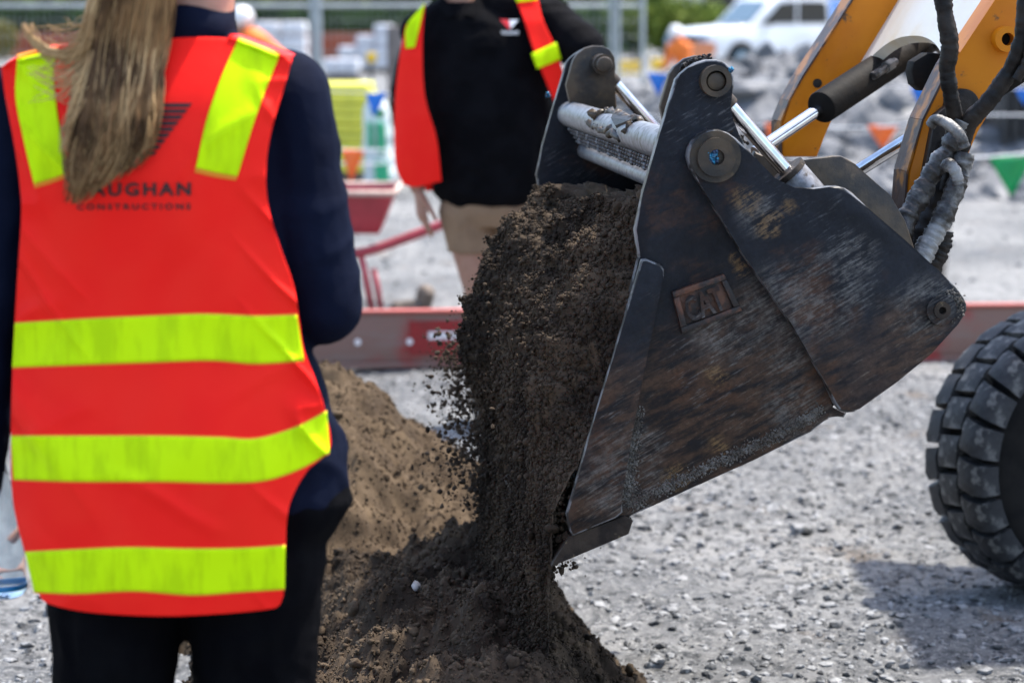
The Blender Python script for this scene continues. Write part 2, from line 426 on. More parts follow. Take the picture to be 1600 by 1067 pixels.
# single stones one can point at
stones = [(1252, 834, 0.030, 'pale flat-topped stone lying on the gravel left of the tyre, largest of the loose stones'),
          (1213, 802, 0.026, 'thin slab of grey stone on the gravel behind the largest pale stone'),
          (1310, 857, 0.014, 'small dark brown clod on the gravel between the largest pale stone and the tyre'),
          (1217, 884, 0.013, 'small upright dark stone on the gravel in front of the largest pale stone'),
          (1387, 869, 0.014, 'small dark stone on the gravel close to the edge of the tyre shadow'),
          (1368, 998, 0.020, 'angular pale stone with a dark side beside the tyre shadow'),
          (1405, 976, 0.018, 'grey stone lying at the rim of the tyre shadow'),
          (1238, 1030, 0.018, 'low flat stone on the gravel at the bottom edge of the photo'),
          (1168, 953, 0.016, 'light stone of a pair in the middle of the open gravel'),
          (1424, 1040, 0.011, 'tiny dark stone on the gravel nearest the bottom right corner')]
for k, (x, y, s, lab) in enumerate(stones):
    d = ray(x, y); p = Vector((0, 0, CAMZ)) + d * (-CAMZ / d.z)
    V, Fc = clods(np.array([[p.x, p.y, s * 0.35]]), np.array([s]), ICO1, (0.7, 1.35), 40 + k, 0.6)
    o = empty('stone', (p.x, p.y, 0), lab, 'stone', 'loose stones on the gravel')
    WOFF[o.name] = Vector((p.x, p.y, 0))
    me_o = obj('stone', V, Fc, M['stone'] if 'dark' not in lab or 'pale' in lab else M['rubble'], o)
    # one mesh thing: drop the helper root
    me_o.parent = None; me_o.location = o.location
    for key in ('label', 'category', 'group'): me_o[key] = o[key]
    bpy.data.objects.remove(o)
    me_o.name = 'stone'

# ------------------------------------------------------------------ bucket frame: the near side plate lies in this plane, the bucket runs along AX
YN = 4.10                       # metres from the camera to the near side plate
KS = YN / 5.1
PPM = F / YN                    # pixels per metre on that plane
P0 = at(1115, 125, YN)
AX = Vector((-0.107, 0.9943, 0)).normalized()
BW = 1.45
def bp(x, y, off=0.0):
    """point of the near side-plate plane (shifted off metres along the bucket) under a photo pixel"""
    return onplane(x, y, P0 + AX * off, AX)
def bpl(pts, off=0.0): return [bp(x, y) + AX * off for x, y in pts]
def npx(x, y, u):
    """profile point given in near-plane pixels, carried u metres along the bucket"""
    return bp(x, y) + AX * u

# ------------------------------------------------------------------ soil: tan heap, dark heap, load in the bucket
def heap(name, mat, fn, x0, x1, y0, y1, step, seed, nclod, smax, label, cat, clodmat=None):
    xs = np.arange(x0, x1, step); ys = np.arange(y0, y1, step)
    X, Y = np.meshgrid(xs, ys, indexing='ij'); X = X.ravel(); Y = Y.ravel()
    Z = fn(X, Y)
    o = obj(name, np.stack([X, Y, Z], -1), gridfaces(len(xs), len(ys)), mat, smooth=True)
    tag(o, label, cat)
    g = np.random.default_rng(seed)
    cx = g.uniform(x0, x1, nclod * 3); cy = g.uniform(y0, y1, nclod * 3); cz = fn(cx, cy)
    k = cz > -0.01
    cx, cy, cz = cx[k][:nclod], cy[k][:nclod], cz[k][:nclod]
    S = 0.0014 * (smax / 0.0014) ** (g.random(len(cx)) ** 3.2)
    S = np.where(g.random(len(cx)) < 0.004, S * 0 + g.uniform(0.006, 0.014, len(cx)), S)
    V, Fc = crumbs(np.stack([cx, cy, cz + S * 0.10], -1), S, seed + 1)
    obj('clods', V, Fc, clodmat or mat, o, kind='stuff', smooth=True)
    return o
def tan_h(X, Y):
    d = np.sqrt(((X + 0.50) / np.where(X > -0.50, 0.66, 0.62)) ** 2 + ((Y - 6.35) / 1.15) ** 2)
    P = np.stack([X, Y, np.zeros_like(X)], -1)
    h = 0.56 - 0.60 * np.sqrt(d * d + 0.012) + 0.060 * fbm(P, 4, 3, 31) * np.clip(d * 3, 0.2, 1) + 0.022 * fbm(P, 14, 3, 33)
    h += 0.015 * np.abs(fbm(P, 28, 3, 35)) + 0.007 * fbm(P, 75, 3, 36)
    return np.where(h < 0, h * 0.6 - 0.01, h)
heap('soil_heap', M['tansoil'], tan_h, -1.8, 0.45, 4.6, 7.9, 0.012, 51, 60000, 0.0055,
     'light brown dry soil heap behind the person with long hair', 'soil heap')
RA, RB = np.array([0.05, 3.7]), np.array([-0.10, 5.45])
def dark_h(X, Y):
    d = RB - RA; L = np.hypot(*d); d = d / L
    t = (X - RA[0]) * d[0] + (Y - RA[1]) * d[1]; s = -(X - RA[0]) * d[1] + (Y - RA[1]) * d[0]   # s>0: left
    over = np.maximum(0, np.maximum(-t, t - L))
    side = np.where(s > 0, 0.50 * s, 1.0 * -s)
    P = np.stack([X, Y, np.zeros_like(X)], -1)
    dd = np.sqrt(side ** 2 + (0.55 * over) ** 2 + 0.0022)
    h = 0.33 + 0.03 * np.sin(t * 2.3 + 0.3) - dd + 0.050 * fbm(P, 4.5, 3, 61) + 0.030 * fbm(P, 15, 3, 63) + 0.022 * np.abs(fbm(P, 30, 4, 65)) + 0.009 * fbm(P, 85, 3, 66)
    return np.where(h < 0, h * 0.6 - 0.012, h)
heap('fresh_soil_heap', M['darksoil'], dark_h, -1.0, 0.65, 3.6, 6.4, 0.0085, 71, 120000, 0.0055,
     'dark moist soil heap under the tipped bucket with soil pouring onto it', 'soil heap', M['topsoil'])

# load: surface from inside the bucket, out over the opening, past the lip and down to the heap
def ulim(v, g=0.0):
    yn = load_point(v * 0 + 0.4, v)[1]
    return 1.02 - 0.34 * np.clip((yn - 770 + g) / 105, 0, 1) + 0.03 * np.sin(v * 47) + 0.02 * np.sin(v * 101)
def load_point(u, v):
    """u 0..1 along the bucket, v 0..1 down the profile"""
    top = 312 + 85 * u + 0 * v
    prof = np.array([[1150, 20, 0], [1075, -6, 0.05], [1004, 8, 0.2], [980, 72, 0.6], [938, 150, 1], [893, 236, 1], [866, 330, 1],
                     [859, 430, 1], [857, 500, 1], [856, 570, 1], [855, 650, 1], [852, 740, 1], [848, 830, 1], [843, 930, 1], [836, 1040, 1]], float)
    tt = np.concatenate([[0, 0.04], np.linspace(0.08, 1, len(prof) - 2)])
    x = np.interp(v, tt, prof[:, 0]); dy = np.interp(v, tt, prof[:, 1]); b = np.interp(v, tt, prof[:, 2])
    y = top * np.maximum(0, 1 - dy / 760 * 0.62) + dy
    bul = np.clip(u / 0.16, 0, 1) ** 0.7
    x = x + 26 * b * np.clip((y - 690) / 140, 0, 1) * np.clip((u - 0.15) / 0.3, 0, 1) + (1 - bul) * (112 - 99 * np.clip((y - 600) / 200, 0, 1)) * b + 14 * np.sin(u * 7) * b - 10 * b * bul
    return x, y
NU, NV = 230, 330
uu, vv = np.meshgrid(np.linspace(0.006, 0.994, NU), np.linspace(0, 1, NV), indexing='ij')
uu = uu.ravel(); vv = vv.ravel()
def load_xyz(uu, vv):
    px_, py_ = load_point(uu, vv)
    # vectorised npx(): near plane is almost y = const
    rx = (px_ - 800) / F; rv = (533 - py_) / F
    D = np.stack([rx, CP + rv * SP, -SP + rv * CP], -1)
    n = np.array(AX); o = np.array([0, 0, CAMZ]); k = (np.array(P0) - o) @ n / (D @ n)
    return o + D * k[:, None] + np.array(AX) * (uu * BW)[:, None]
LP = load_xyz(uu, vv)
def lump(P, vv, u_=None):
    Q = P * np.array([1, 1, 0.75])
    n = 0.038 * fbm(Q, 5, 3, 81) + 0.020 * fbm(Q, 15, 3, 83) + 0.016 * np.abs(fbm(Q, 34, 4, 85)) + 0.007 * fbm(Q, 95, 3, 87)
    if u_ is not None:      # grooves that run down the flow
        n = n + 0.020 * fbm(np.stack([u_ * 15 + vv * 3.2, vv * 2.4, vv * 0], -1), 1.0, 3, 88) * np.clip((vv - 0.15) * 4, 0, 1)
    return n * (1 - 0.62 * np.clip((vv - 0.50) / 0.16, 0, 1))
edge = np.clip(np.minimum(uu, 1 - uu) / 0.06, 0, 1)
amp = lump(LP, vv, uu) * (0.25 + 0.75 * edge)
OUT = np.array([-0.80, -0.10, 0.55])
LD = LP + OUT[None] * amp[:, None]
keep = ~(uu > ulim(vv))
FQ = gridfaces(NU, NV)
FQ = FQ[keep[FQ].all(1)]
load = obj('soil_load', LD, FQ, M['topsoil'], smooth=True, kind='stuff')
tag(load, 'dark soil filling the bucket and pouring over its lip')
g = np.random.default_rng(91)
n = 170000
cu = g.uniform(0.01, 0.97, n); cv = g.uniform(0.08, 1.0, n)
k = ~(cu > ulim(cv)); cu, cv = cu[k], cv[k]
CPt = load_xyz(cu, cv); ce = np.clip(np.minimum(cu, 1 - cu) / 0.06, 0, 1)
CPt = CPt + OUT[None] * (lump(CPt, cv, cu) * (0.25 + 0.75 * ce))[:, None]
CPt += g.normal(0, 1, CPt.shape) * (0.003 + 0.016 * np.clip(cv - 0.65, 0, 1)[:, None])
S = 0.0012 * (0.0050 / 0.0012) ** (g.random(len(cu)) ** 2.4)
S = np.where(g.random(len(cu)) < 0.0016, g.uniform(0.005, 0.011, len(cu)), S)
V, Fc = crumbs(CPt, S, 93, 0.0042)
obj('clods', V, Fc, M['darksoil'], load, kind='stuff', smooth=True)
# loose crumbs in the air beyond the far end and under the near lip
n = 2900
cv = g.uniform(0.50, 0.86, n); ul = ulim(cv); cu = ul - 0.05 + (1.06 - ul + 0.05) * g.random(n) ** 1.3
A = load_xyz(cu, cv); A[:, 0] -= np.abs(g.normal(0, 0.055, n)) * (0.4 + cv) - 0.02; A[:, 2] += g.normal(0, 0.03, n); A[:, 1] += g.normal(0, 0.05, n)
n2 = 700
B = load_xyz(g.uniform(0.0, 0.12, n2), g.uniform(0.60, 0.80, n2)); B[:, 0] += 0.012 + np.abs(g.normal(0, 0.022, n2)); B[:, 2] += g.normal(0, 0.02, n2)
n3 = 700
Cc = load_xyz(g.uniform(0.1, 0.9, n3), g.uniform(0.3, 0.8, n3)); Cc[:, 0] -= np.abs(g.normal(0, 0.03, n3)); Cc[:, 1] -= 0.03
A = np.concatenate([A, B, Cc])
S = 0.0014 * (0.0070 / 0.0014) ** (g.random(len(A)) ** 2.0)
V, Fc = clods(A, S, ICO0, (0.6, 1.4), 95)
fall = obj('falling_soil', V, Fc, M['darksoil'], kind='stuff')
tag(fall, 'loose dark crumbs of soil falling beside the bucket')
M['pebble'] = pm('pale pebble', (0.55, 0.54, 0.52), (0.38, 0.37, 0.35), 40, 0.8)
# pale pebbles in the soil
for x, y, s, lab in ((648, 915, 0.0095, 'white pebble on the dark soil left of the pouring stream'),):
    p = at(x, y, 4.6)
    for _ in range(200):
        if p.z > max(dark_h(np.array([p.x]), np.array([p.y]))[0], tan_h(np.array([p.x]), np.array([p.y]))[0]): p = Vector((0, 0, CAMZ)) + (p - Vector((0, 0, CAMZ))) * 1.004
        else: break
    V, Fc = clods(np.array([list(p)]), np.array([s]), ICO1, (0.8, 1.2), 7)
    tag(obj('pebble', V, Fc, M['pebble'], smooth=True), lab, 'pebble')
# ------------------------------------------------------------------ compact wheel loader with a four-in-one bucket
def cyl_(bm, a, b, r0, r1=None, **kw): cyl(bm, a, b, r0 * KS, None if r1 is None else r1 * KS, **kw)
def tube_(bm, p, r, n=10, **kw): tube(bm, p, r * KS, n, **kw)
def at_(x, y, Y): return at(x, y, Y * KS)
AXM = AX * KS
LROOT = Vector((1.5, 6.2, 0))
loader = empty('compact_loader', LROOT, 'yellow compact loader tipping soil out of its worn black four in one bucket', 'loader')

INNER = None
def plate(name, pts, off, th, mat, parent, bevel=0.003, seg=2, **kw):
    P = [bp(x, y, 0.14) + AX * off for x, y in pts] if pts is INNER else bpl(pts, off)
    bm = bmesh.new(); prism(bm, P, AX * th, bevel, seg)
    o = obj_bm(name, bm, mat, parent, auto=35, **kw)
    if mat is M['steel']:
        o.data.materials.append(M['worn_glint_edge'])
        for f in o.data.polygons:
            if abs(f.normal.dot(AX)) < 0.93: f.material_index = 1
    return o
# --- the bucket: mould board (rear sheet, floor sheet) is the bucket's own mesh
def sheet(bm, prof, u0, u1, th):
    """bent sheet through near-plane profile points between u0 and u1 metres along the bucket"""
    P = [bp(x, y) for x, y in prof]
    n = len(P)
    nr = []
    for i in range(n):
        d = (P[min(i + 1, n - 1)] - P[max(i - 1, 0)]).normalized(); nr.append(d.cross(AX).normalized())
    rows = [[bm.verts.new(P[i] + AX * u + nr[i] * t) for i in range(n)] for u, t in ((u0, 0), (u1, 0), (u1, th), (u0, th))]
    for k in range(4):
        A, B = rows[k], rows[(k + 1) % 4]
        for i in range(n - 1):
            bm.faces.new((A[i], A[i + 1], B[i + 1], B[i]))
    for i in (0, n - 1):
        bm.faces.new([r[i] for r in (rows if i else rows[::-1])])
bm = bmesh.new()
sheet(bm, [(1085, 300), (1145, 335), (1240, 360), (1330, 420), (1375, 490), (1370, 560), (1330, 610), (1302, 632)], 0.03, BW - 0.03, 0.010)
bucket = obj_bm('bucket', bm, M['darksteel'], loader, auto=30)
tag(bucket, 'worn black four in one bucket with scraped rusty sides')
bm = bmesh.new()
sheet(bm, [(1292, 646), (1230, 682), (1110, 738), (984, 797), (925, 838)], 0.012, BW - 0.012, 0.012)
obj_bm('floor_sheet', bm, M['steel'], bucket, auto=30)
# clam jaw side plates
JAW = [(1056, 124), (1063, 116), (1075, 106), (1088, 98), (1103, 93.5), (1120, 93), (1133, 98), (1142, 108), (1146.5, 120), (1147, 134), (1144, 148), (1142, 165), (1143, 188),
       (1160, 215), (1200, 330), (1280, 560), (1298, 634), (1301, 640), (1324, 643), (1319, 652), (1299, 648), (1294, 652), (1268, 674), (1180, 717), (985, 806), (905, 812), (893, 800), (934, 640), (965, 540),
       (1001, 404), (998, 402), (992, 359), (1005, 300), (1030, 212)]
for u in (0.0, BW - 0.022):
    plate('side_plate', JAW, u, 0.022, M['steel'], bucket)
# second lug plate of the near lobe (its shiny rim shows behind the first)
LUG = [(1060, 118), (1068, 106), (1084, 93), (1102, 88), (1122, 89), (1136, 96), (1146, 112), (1148, 134), (1143, 160), (1150, 215), (1060, 240), (1045, 170)]
for u in (0.088, BW - 0.105):
    plate('lug_plate', LUG, u, 0.02, M['greasy'], bucket)
# wear strip on the front edge of the jaw, proud of the plate
STRIP = [(1000, 404), (1008, 403), (1030, 412), (1036, 420), (1034, 432), (1008, 560), (987, 668), (967, 773), (971, 797), (960, 806), (893, 834), (888, 826), (883, 800), (928, 648), (955, 560)]
for u in (-0.016, BW + 0.001):
    plate('wear_strip', STRIP, u, 0.015, M['steel'], bucket, 0.003)
# cutting edge right along the bucket
bm = bmesh.new()
prism(bm, bpl([(889, 836), (975, 804), (988, 811), (981, 832), (861, 883), (864, 876)], -0.008), AX * (BW + 0.016), 0.0006, 1)
obj_bm('cutting_edge', bm, M['cutting'], bucket, auto=30)
# rear jaw side plates, lying outside the clam plates
REAR = [(1069, 243), (1071, 230), (1077, 219), (1088, 208.5), (1103, 201.5), (1118, 201), (1132, 206), (1145, 215), (1175, 245), (1205, 276), (1222, 289), (1236, 295), (1250, 295.5), (1266, 293), (1290, 289.5),
        (1304, 289), (1314, 292), (1325, 299), (1352, 325), (1408, 373), (1464, 424), (1487, 446), (1499, 463), (1503, 472), (1503, 481), (1499, 490), (1490, 502), (1447, 549), (1395, 592), (1336, 634), (1328, 639),
        (1318, 640), (1306, 637), (1299, 628), (1283, 592), (1231, 502), (1158, 398), (1119, 334), (1089, 286), (1074, 262)]
for u in (-0.030, BW + 0.003):
    plate('rear_side_plate', REAR, u, 0.026, M['steel'], bucket, 0.004)
# inner rear plate that guards the cylinder
INNER = [(1180, 236), (1215, 256), (1240, 252), (1268, 248.5), (1300, 243), (1314, 243.5), (1326, 249), (1336, 256), (1392, 305), (1415, 345), (1440, 420), (1395, 520), (1310, 560), (1200, 400), (1150, 300)]
for u in (0.14, BW - 0.155):
    plate('cylinder_guard_plate', INNER, u - 0.14, 0.02, M['greasy'], bucket, 0.003)
# top bosses and pivots
def boss(x, y, r, u0, u1, ri, name='pin_boss', mat='greasy', n=40):
    bm = bmesh.new(); c = bp(x, y); ro = r / PPM
    ring(bm, c + AX * u0, c + AX * u1, ro, ri / PPM, n)
    return obj_bm(name, bm, M[mat], bucket, auto=40)
def disc(x, y, r, u0, u1, name='pin', mat='greasy', bevel=0.003, n=36):
    bm = bmesh.new(); c = bp(x, y); cyl(bm, c + AX * u0, c + AX * u1, r / PPM, n=n, bevel=bevel)
    return obj_bm(name, bm, M[mat], bucket, auto=40)
boss(1116, 126, 24.5, -0.020, 0.0005, 16); disc(1117, 127, 14.5, -0.014, 0.19, n=28)
boss(1116, 126, 21, BW - 0.16, BW - 0.022, 12); disc(1116, 126, 16, BW - 0.18, BW - 0.02)
boss(1112, 243, 40, -0.036, -0.029, 29); boss(1112, 243, 30, -0.046, -0.029, 12); disc(1112, 243, 27, -0.0385, 0.02, bevel=0.001)
boss(1112, 243, 43, BW - 0.10, BW - 0.022, 20); disc(1112, 243, 27, BW - 0.07, BW)
# blue grease on the pivot's nipple
gg = np.random.default_rng(3); n = 34
c = bp(1115, 244, -0.0405); r = np.sqrt(gg.random(n)) * 0.011; a = gg.random(n) * 6.283
GP = np.array([list(c + Vector((math.cos(t) * q, -0.004 * gg.random(), math.sin(t) * q * 1.1))) for t, q in zip(a, r)])
V, Fc = clods(GP, gg.uniform(0.0012, 0.0040, n), ICO1, (0.6, 1.5), 9)
obj('grease', V, Fc, M['bluegrease'], bucket, smooth=True)
for x, y, u in ((1143, 108, -0.004), (846, 160, 0)):
    if u == 0: c = onplane(856, 148, P0 + AX * (BW - 0.03), AX)
    else: c = bp(x, y, u)
    V, Fc = clods(np.array([list(c + Vector((random.uniform(-.003, .003), -0.003, random.uniform(-.003, .003)))) for _ in range(8)]), np.full(8, 0.003), ICO1, (0.6, 1.4), 4)
    obj('grease', V, Fc, M['bluegrease'], bucket, smooth=True)
# caked muck around the pivot
def muck(path, n, rad, smin, smax, mat, seed, name='caked_muck', off=-0.004, spread=1.0):
    P = [bp(x, y, off) for x, y in path]; gg = np.random.default_rng(seed)
    L = np.cumsum([0] + [(b - a).length for a, b in zip(P[:-1], P[1:])]); t = gg.random(n) * L[-1]
    A = np.array([list(p) for p in P]); Q = np.stack([np.interp(t, L, A[:, i]) for i in range(3)], -1)
    Q[:, 0] += gg.normal(0, rad, n); Q[:, 2] += gg.normal(0, rad * spread, n); Q[:, 1] += gg.uniform(-0.004, 0.002, n)
    V, Fc = clods(Q, smin * (smax / smin) ** (gg.random(n) ** 2), ICO0, (0.7, 1.5), seed + 1)
    return obj(name, V, Fc, M[mat], bucket, kind='stuff')
muck([(1096, 202), (1118, 197), (1140, 206), (1152, 216), (1158, 222)], 240, 0.004, 0.002, 0.007, 'hose', 11, off=0.01)
M['crust'] = pm('dried grey crust', (0.17, 0.155, 0.135), (0.075, 0.062, 0.05), 40, 0.95, 0, 0.6, 150)
muck([(985, 680), (980, 740), (980, 775), (992, 785)], 2600, 0.0075, 0.0007, 0.0024, 'crust', 12, off=0.001)
muck([(988, 786), (1040, 760), (1120, 722), (1190, 690), (1255, 657), (1282, 636)], 4200, 0.0055, 0.0007, 0.0024, 'crust', 13, off=0.001, spread=0.9)
muck([(998, 640), (990, 680)], 500, 0.005, 0.0006, 0.002, 'crust', 16, off=0.001)
muck([(1108, 92), (1085, 96), (1064, 110)], 160, 0.003, 0.002, 0.006, 'hose', 14, off=0.07)
muck([(1480, 455), (1494, 470), (1488, 490)], 300, 0.008, 0.0007, 0.0022, 'crust', 15, off=-0.0295)
# rear hinge pin with hex socket
boss(1462, 480, 24, -0.038, -0.029, 14, mat='steel'); boss(1462, 480, 13.5, -0.043, -0.029, 6, mat='cutting'); 
bm = bmesh.new(); c = bp(1462, 480); cyl(bm, c + AX * -0.034, c + AX * 0.05, 8 / PPM, n=6); obj_bm('pin', bm, M['darksteel'], bucket)
boss(1462, 480, 11, -0.033, -0.02, 6, mat='darksteel', n=6)
# cast badge with raised rim and letters
BQ = [(1050, 456), (1131.5, 428), (1160, 485), (1066, 521)]
def bquad(s, t, off):
    a = Vector(BQ[0]).lerp(Vector(BQ[1]), s); b = Vector(BQ[3]).lerp(Vector(BQ[2]), s); p = a.lerp(b, t)
    return bp(p.x, p.y, off)
bm = bmesh.new()
def qpr(a0, b0, a1, b1, o0, o1, bev=0.002):
    prism(bm, [bquad(a0, b0, o0), bquad(a1, b0, o0), bquad(a1, b1, o0), bquad(a0, b1, o0)], AX * (o1 - o0), bev, 2)
qpr(0.03, 0.03, 0.97, 0.97, -0.003, 0.004, 0.001)
qpr(0, 0, 1, 0.15, -0.011, 0.003); qpr(0, 0.86, 1, 1, -0.011, 0.003); qpr(0, 0.151, 0.11, 0.859, -0.0105, 0.003); qpr(0.90, 0.151, 1, 0.859, -0.0105, 0.003)
M['badgerust'] = pm('rusty casting', (0.018, 0.014, 0.013), (0.11, 0.045, 0.024), 30, 0.55, 0.2, 0.4, 90, lo=0.4, hi=0.6)
obj_bm('badge', bm, M['badgerust'], bucket, auto=35)
def text_mesh(s, spacing=1.0, offset=0.0, extrude=0.0, res=3):
    cu = bpy.data.curves.new('txt', 'FONT'); cu.body = s; cu.space_character = spacing; cu.offset = offset; cu.extrude = extrude; cu.resolution_u = res
    o = bpy.data.objects.new('txt', cu); COL.objects.link(o)
    bpy.context.view_layer.update()
    dg = bpy.context.evaluated_depsgraph_get()
    me = bpy.data.meshes.new_from_object(o.evaluated_get(dg))
    V = np.array([v.co[:] for v in me.vertices]); Fc = [list(p.vertices) for p in me.polygons]
    bpy.data.objects.remove(o); bpy.data.curves.remove(cu); bpy.data.meshes.remove(me)
    mn, mx = V.min(0), V.max(0)
    V[:, 0] = (V[:, 0] - mn[0]) / (mx[0] - mn[0]); V[:, 1] = (V[:, 1] - mn[1]) / (mx[1] - mn[1])
    return V, Fc
V, Fc = text_mesh('CAT', 0.98, 0.028, 0.05)
zz = V[:, 2] / max(abs(V[:, 2]).max(), 1e-6)
W = [bquad(0.15 + 0.66 * a, 0.83 - 0.62 * b, -0.0035 - 0.0042 * (z + 1)) for a, b, z in zip(V[:, 0], V[:, 1], zz)]
obj('raised_lettering', W, Fc, M['steel'], bucket)
# torque tube, tread plate under it, lower tube
bm = bmesh.new(); c = bp(1062, 232)
N = 2; pts = [c + AX * (0.03 + (BW - 0.06) * i / N) for i in range(N + 1)]
tube_(bm, pts, 0.036, 32)
obj_bm('torque_tube', bm, M['tubepaint'], bucket, auto=40)
M['treadplate'] = pm('dirty tread plate', (0.10, 0.085, 0.07), (0.045, 0.035, 0.028), 18, 0.5, 0.4, 0.2, 60)
bm = bmesh.new(); sheet(bm, [(1058, 256), (1066, 270), (1079, 291)], 0.03, BW - 0.03, 0.006)
tp = obj_bm('tread_plate', bm, M['treadplate'], bucket, auto=40)
bm = bmesh.new()
for i in range(46):
    for j, (x, y) in enumerate(((1061, 261), (1066, 269), (1071, 278), (1077, 287))):
        p = bp(x - 1.5, y + 1.5) + AX * (0.05 + i * 0.030 + (0.015 if j % 2 else 0))
        bmesh.ops.create_icosphere(bm, subdivisions=1, radius=0.0038 if (i * 7 + j * 3) % 5 else 0.0062, matrix=Matrix.Translation(p) @ Matrix.Diagonal((1, 1.1, 0.9, 1)))
o = obj_bm('tread_studs', bm, M['tubepaint'], bucket, smooth=True, kind='stuff')
bm = bmesh.new(); c = bp(1092, 309); tube_(bm, [c + AX * 0.03, c + AX * 0.7, c + AX * (BW - 0.03)], 0.021, 20)
obj_bm('cross_tube', bm, M['tubepaint'], bucket, auto=40)
# torn guard on the torque tube: ragged weld beads and burnt pieces
gg = np.random.default_rng(5)
def bead(u0, x0, y0, u1, x1, y1, r):
    bm = bmesh.new(); k = 26
    pts = [bp(x0 + (x1 - x0) * i / k, y0 + (y1 - y0) * i / k) + AX * (u0 + (u1 - u0) * i / k) + Vector(gg.normal(0, 0.004, 3)) for i in range(k + 1)]
    tube_(bm, pts, r, 8, wob=0.35); return obj_bm('weld_bead', bm, M['greasy'], bucket, smooth=True)
bead(0.42, 1062, 206, 0.82, 1062, 206, 0.010); bead(0.42, 1062, 206, 0.42, 1038, 224, 0.009); bead(0.50, 1037, 236, 0.92, 1037, 230, 0.008); bead(0.82, 1062, 206, 0.85, 1042, 216, 0.011)
bm = bmesh.new()
prism(bm, [bp(1048, 211) + AX * 0.44, bp(1062, 206) + AX * 0.48, bp(1062, 206) + AX * 0.69, bp(1044, 214) + AX * 0.64, bp(1037, 224) + AX * 0.53], Vector((-0.003, 0, 0.006)))
obj_bm('torn_guard', bm, M['hose'], bucket)
# clam cylinders
for u in (0.060, BW - 0.072):
    bm = bmesh.new(); cyl_(bm, npx(1128, 142, u), npx(1248, 279, u), 0.0165, n=28); obj_bm('clam_rod', bm, M['chrome'], bucket, auto=40)
    bm = bmesh.new(); cyl_(bm, npx(1122, 134, u), npx(1153, 169, u), 0.021, n=20, bevel=0.004); obj_bm('rod_eye', bm, M['greasy'], bucket, auto=40)
    bm = bmesh.new(); cyl_(bm, npx(1243, 273, u), npx(1400, 452, u), 0.040, n=36, bevel=0.004); obj_bm('clam_barrel', bm, M['glareyellow'] if u > 1 else M['tubepaint'], bucket, auto=40)
    bm = bmesh.new(); ring(bm, npx(1240, 270, u), npx(1246, 277, u), 0.043 * KS, 0.017 * KS, 36); obj_bm('gland_nut', bm, M['cutting'], bucket, auto=40)
# --- coupler behind the bucket
bm = bmesh.new()
for u in (0.4, 1.0):
    prism(bm, bpl([(1385, 330), (1420, 330), (1470, 400), (1475, 470), (1430, 560), (1350, 600), (1360, 480)], u), AX * 0.04, 0.004)
prism(bm, bpl([(1405, 350), (1440, 370), (1462, 450), (1420, 540), (1385, 540)], 0.44), AX * 0.56, 0.004)
obj_bm('coupler', bm, M['darksteel'], loader, auto=35)

# --- lift arms: box beams standing parallel to the side plates
def lp(x, y, Yp):   # the same plane family at another depth
    return onplane(x, y, Vector((1.0 * KS, Yp * KS, 0)), AX)
NA = 5.56
ARM = [(1414, 345), (1420, 268), (1444, 188), (1486, 103), (1556, -2), (1640, -140), (1780, -100), (1690, 10), (1602, 96), (1560, 150), (1528, 205), (1490, 300), (1455, 350)]
bm = bmesh.new(); prism(bm, [lp(x, y, NA) for x, y in ARM], AX * 0.085, 0.005)
arm = obj_bm('lift_arm', bm, M['yellow'], loader, auto=35)
# rusted front flange
bm = bmesh.new()
FL = [(1414, 345), (1420, 268), (1444, 188), (1486, 103), (1500, 82)]
for a, b in zip(FL[:-1], FL[1:]):
    p, q = lp(*a, NA), lp(*b, NA); d = (q - p).normalized(); nn = d.cross(AX).normalized() * 0.004
    if nn.x > 0: nn = -nn
    A = [p + nn * 1.2 - AX * 0.002, q + nn * 1.2 - AX * 0.002, q + nn * 1.2 + AX * 0.087, p + nn * 1.2 + AX * 0.087]
    prism(bm, A, -nn * 0.9)
obj_bm('front_flange', bm, M['wornyellow'], arm, auto=30)
c = lp(1567, 61, NA)
bm = bmesh.new(); ring(bm, c - AX * 0.030, c, 0.029 * KS, 0.0145 * KS, 36); obj_bm('pin_boss', bm, M['yellow'], arm, auto=40)
bm = bmesh.new(); cyl_(bm, c - AX * 0.006, c + AX * 0.003, 0.0145, n=24); obj_bm('pin', bm, M['darksteel'], arm)
c = lp(1500, 166, NA); bm = bmesh.new(); cyl_(bm, c - AX * 0.02, c + AX * 0.01, 0.041, n=32, bevel=0.004); obj_bm('pin_boss', bm, M['hose'], arm, auto=40)
# far arm
FA = 6.42
FARM = [(1222, 190), (1235, 158), (1256, 120), (1305, 45), (1335, -2), (1400, -100), (1490, -70), (1400, 30), (1355, 92), (1335, 128), (1310, 165), (1296, 195), (1277, 245), (1222, 245)]
bm = bmesh.new(); prism(bm, [lp(x, y, FA) for x, y in FARM], AX * 0.085, 0.005)
arm2 = obj_bm('lift_arm', bm, M['yellow'], loader, auto=35)
bm = bmesh.new(); FL = [(1222, 244), (1222, 190), (1235, 158), (1256, 120), (1305, 45), (1335, -2), (1400, -100)]
for i, (a, b) in enumerate(zip(FL[:-1], FL[1:])):
    p, q = lp(*a, FA), lp(*b, FA); d = (q - p).normalized(); nn = d.cross(AX).normalized() * 0.004
    if nn.x > 0: nn = -nn
    prism(bm, [p + nn * 1.2 - AX * 0.004, q + nn * 1.2 - AX * 0.004, q + nn * 1.2 + AX * 0.087, p + nn * 1.2 + AX * 0.087], -nn * 0.9)
obj_bm('front_flange', bm, M['wornyellow'], arm2, auto=30)
c = lp(1277, 130, FA); bm = bmesh.new(); cyl_(bm, c - AX * 0.002, c + AX * 0.004, 0.012, n=20); obj_bm('bolt_hole', bm, M['hose'], arm2)
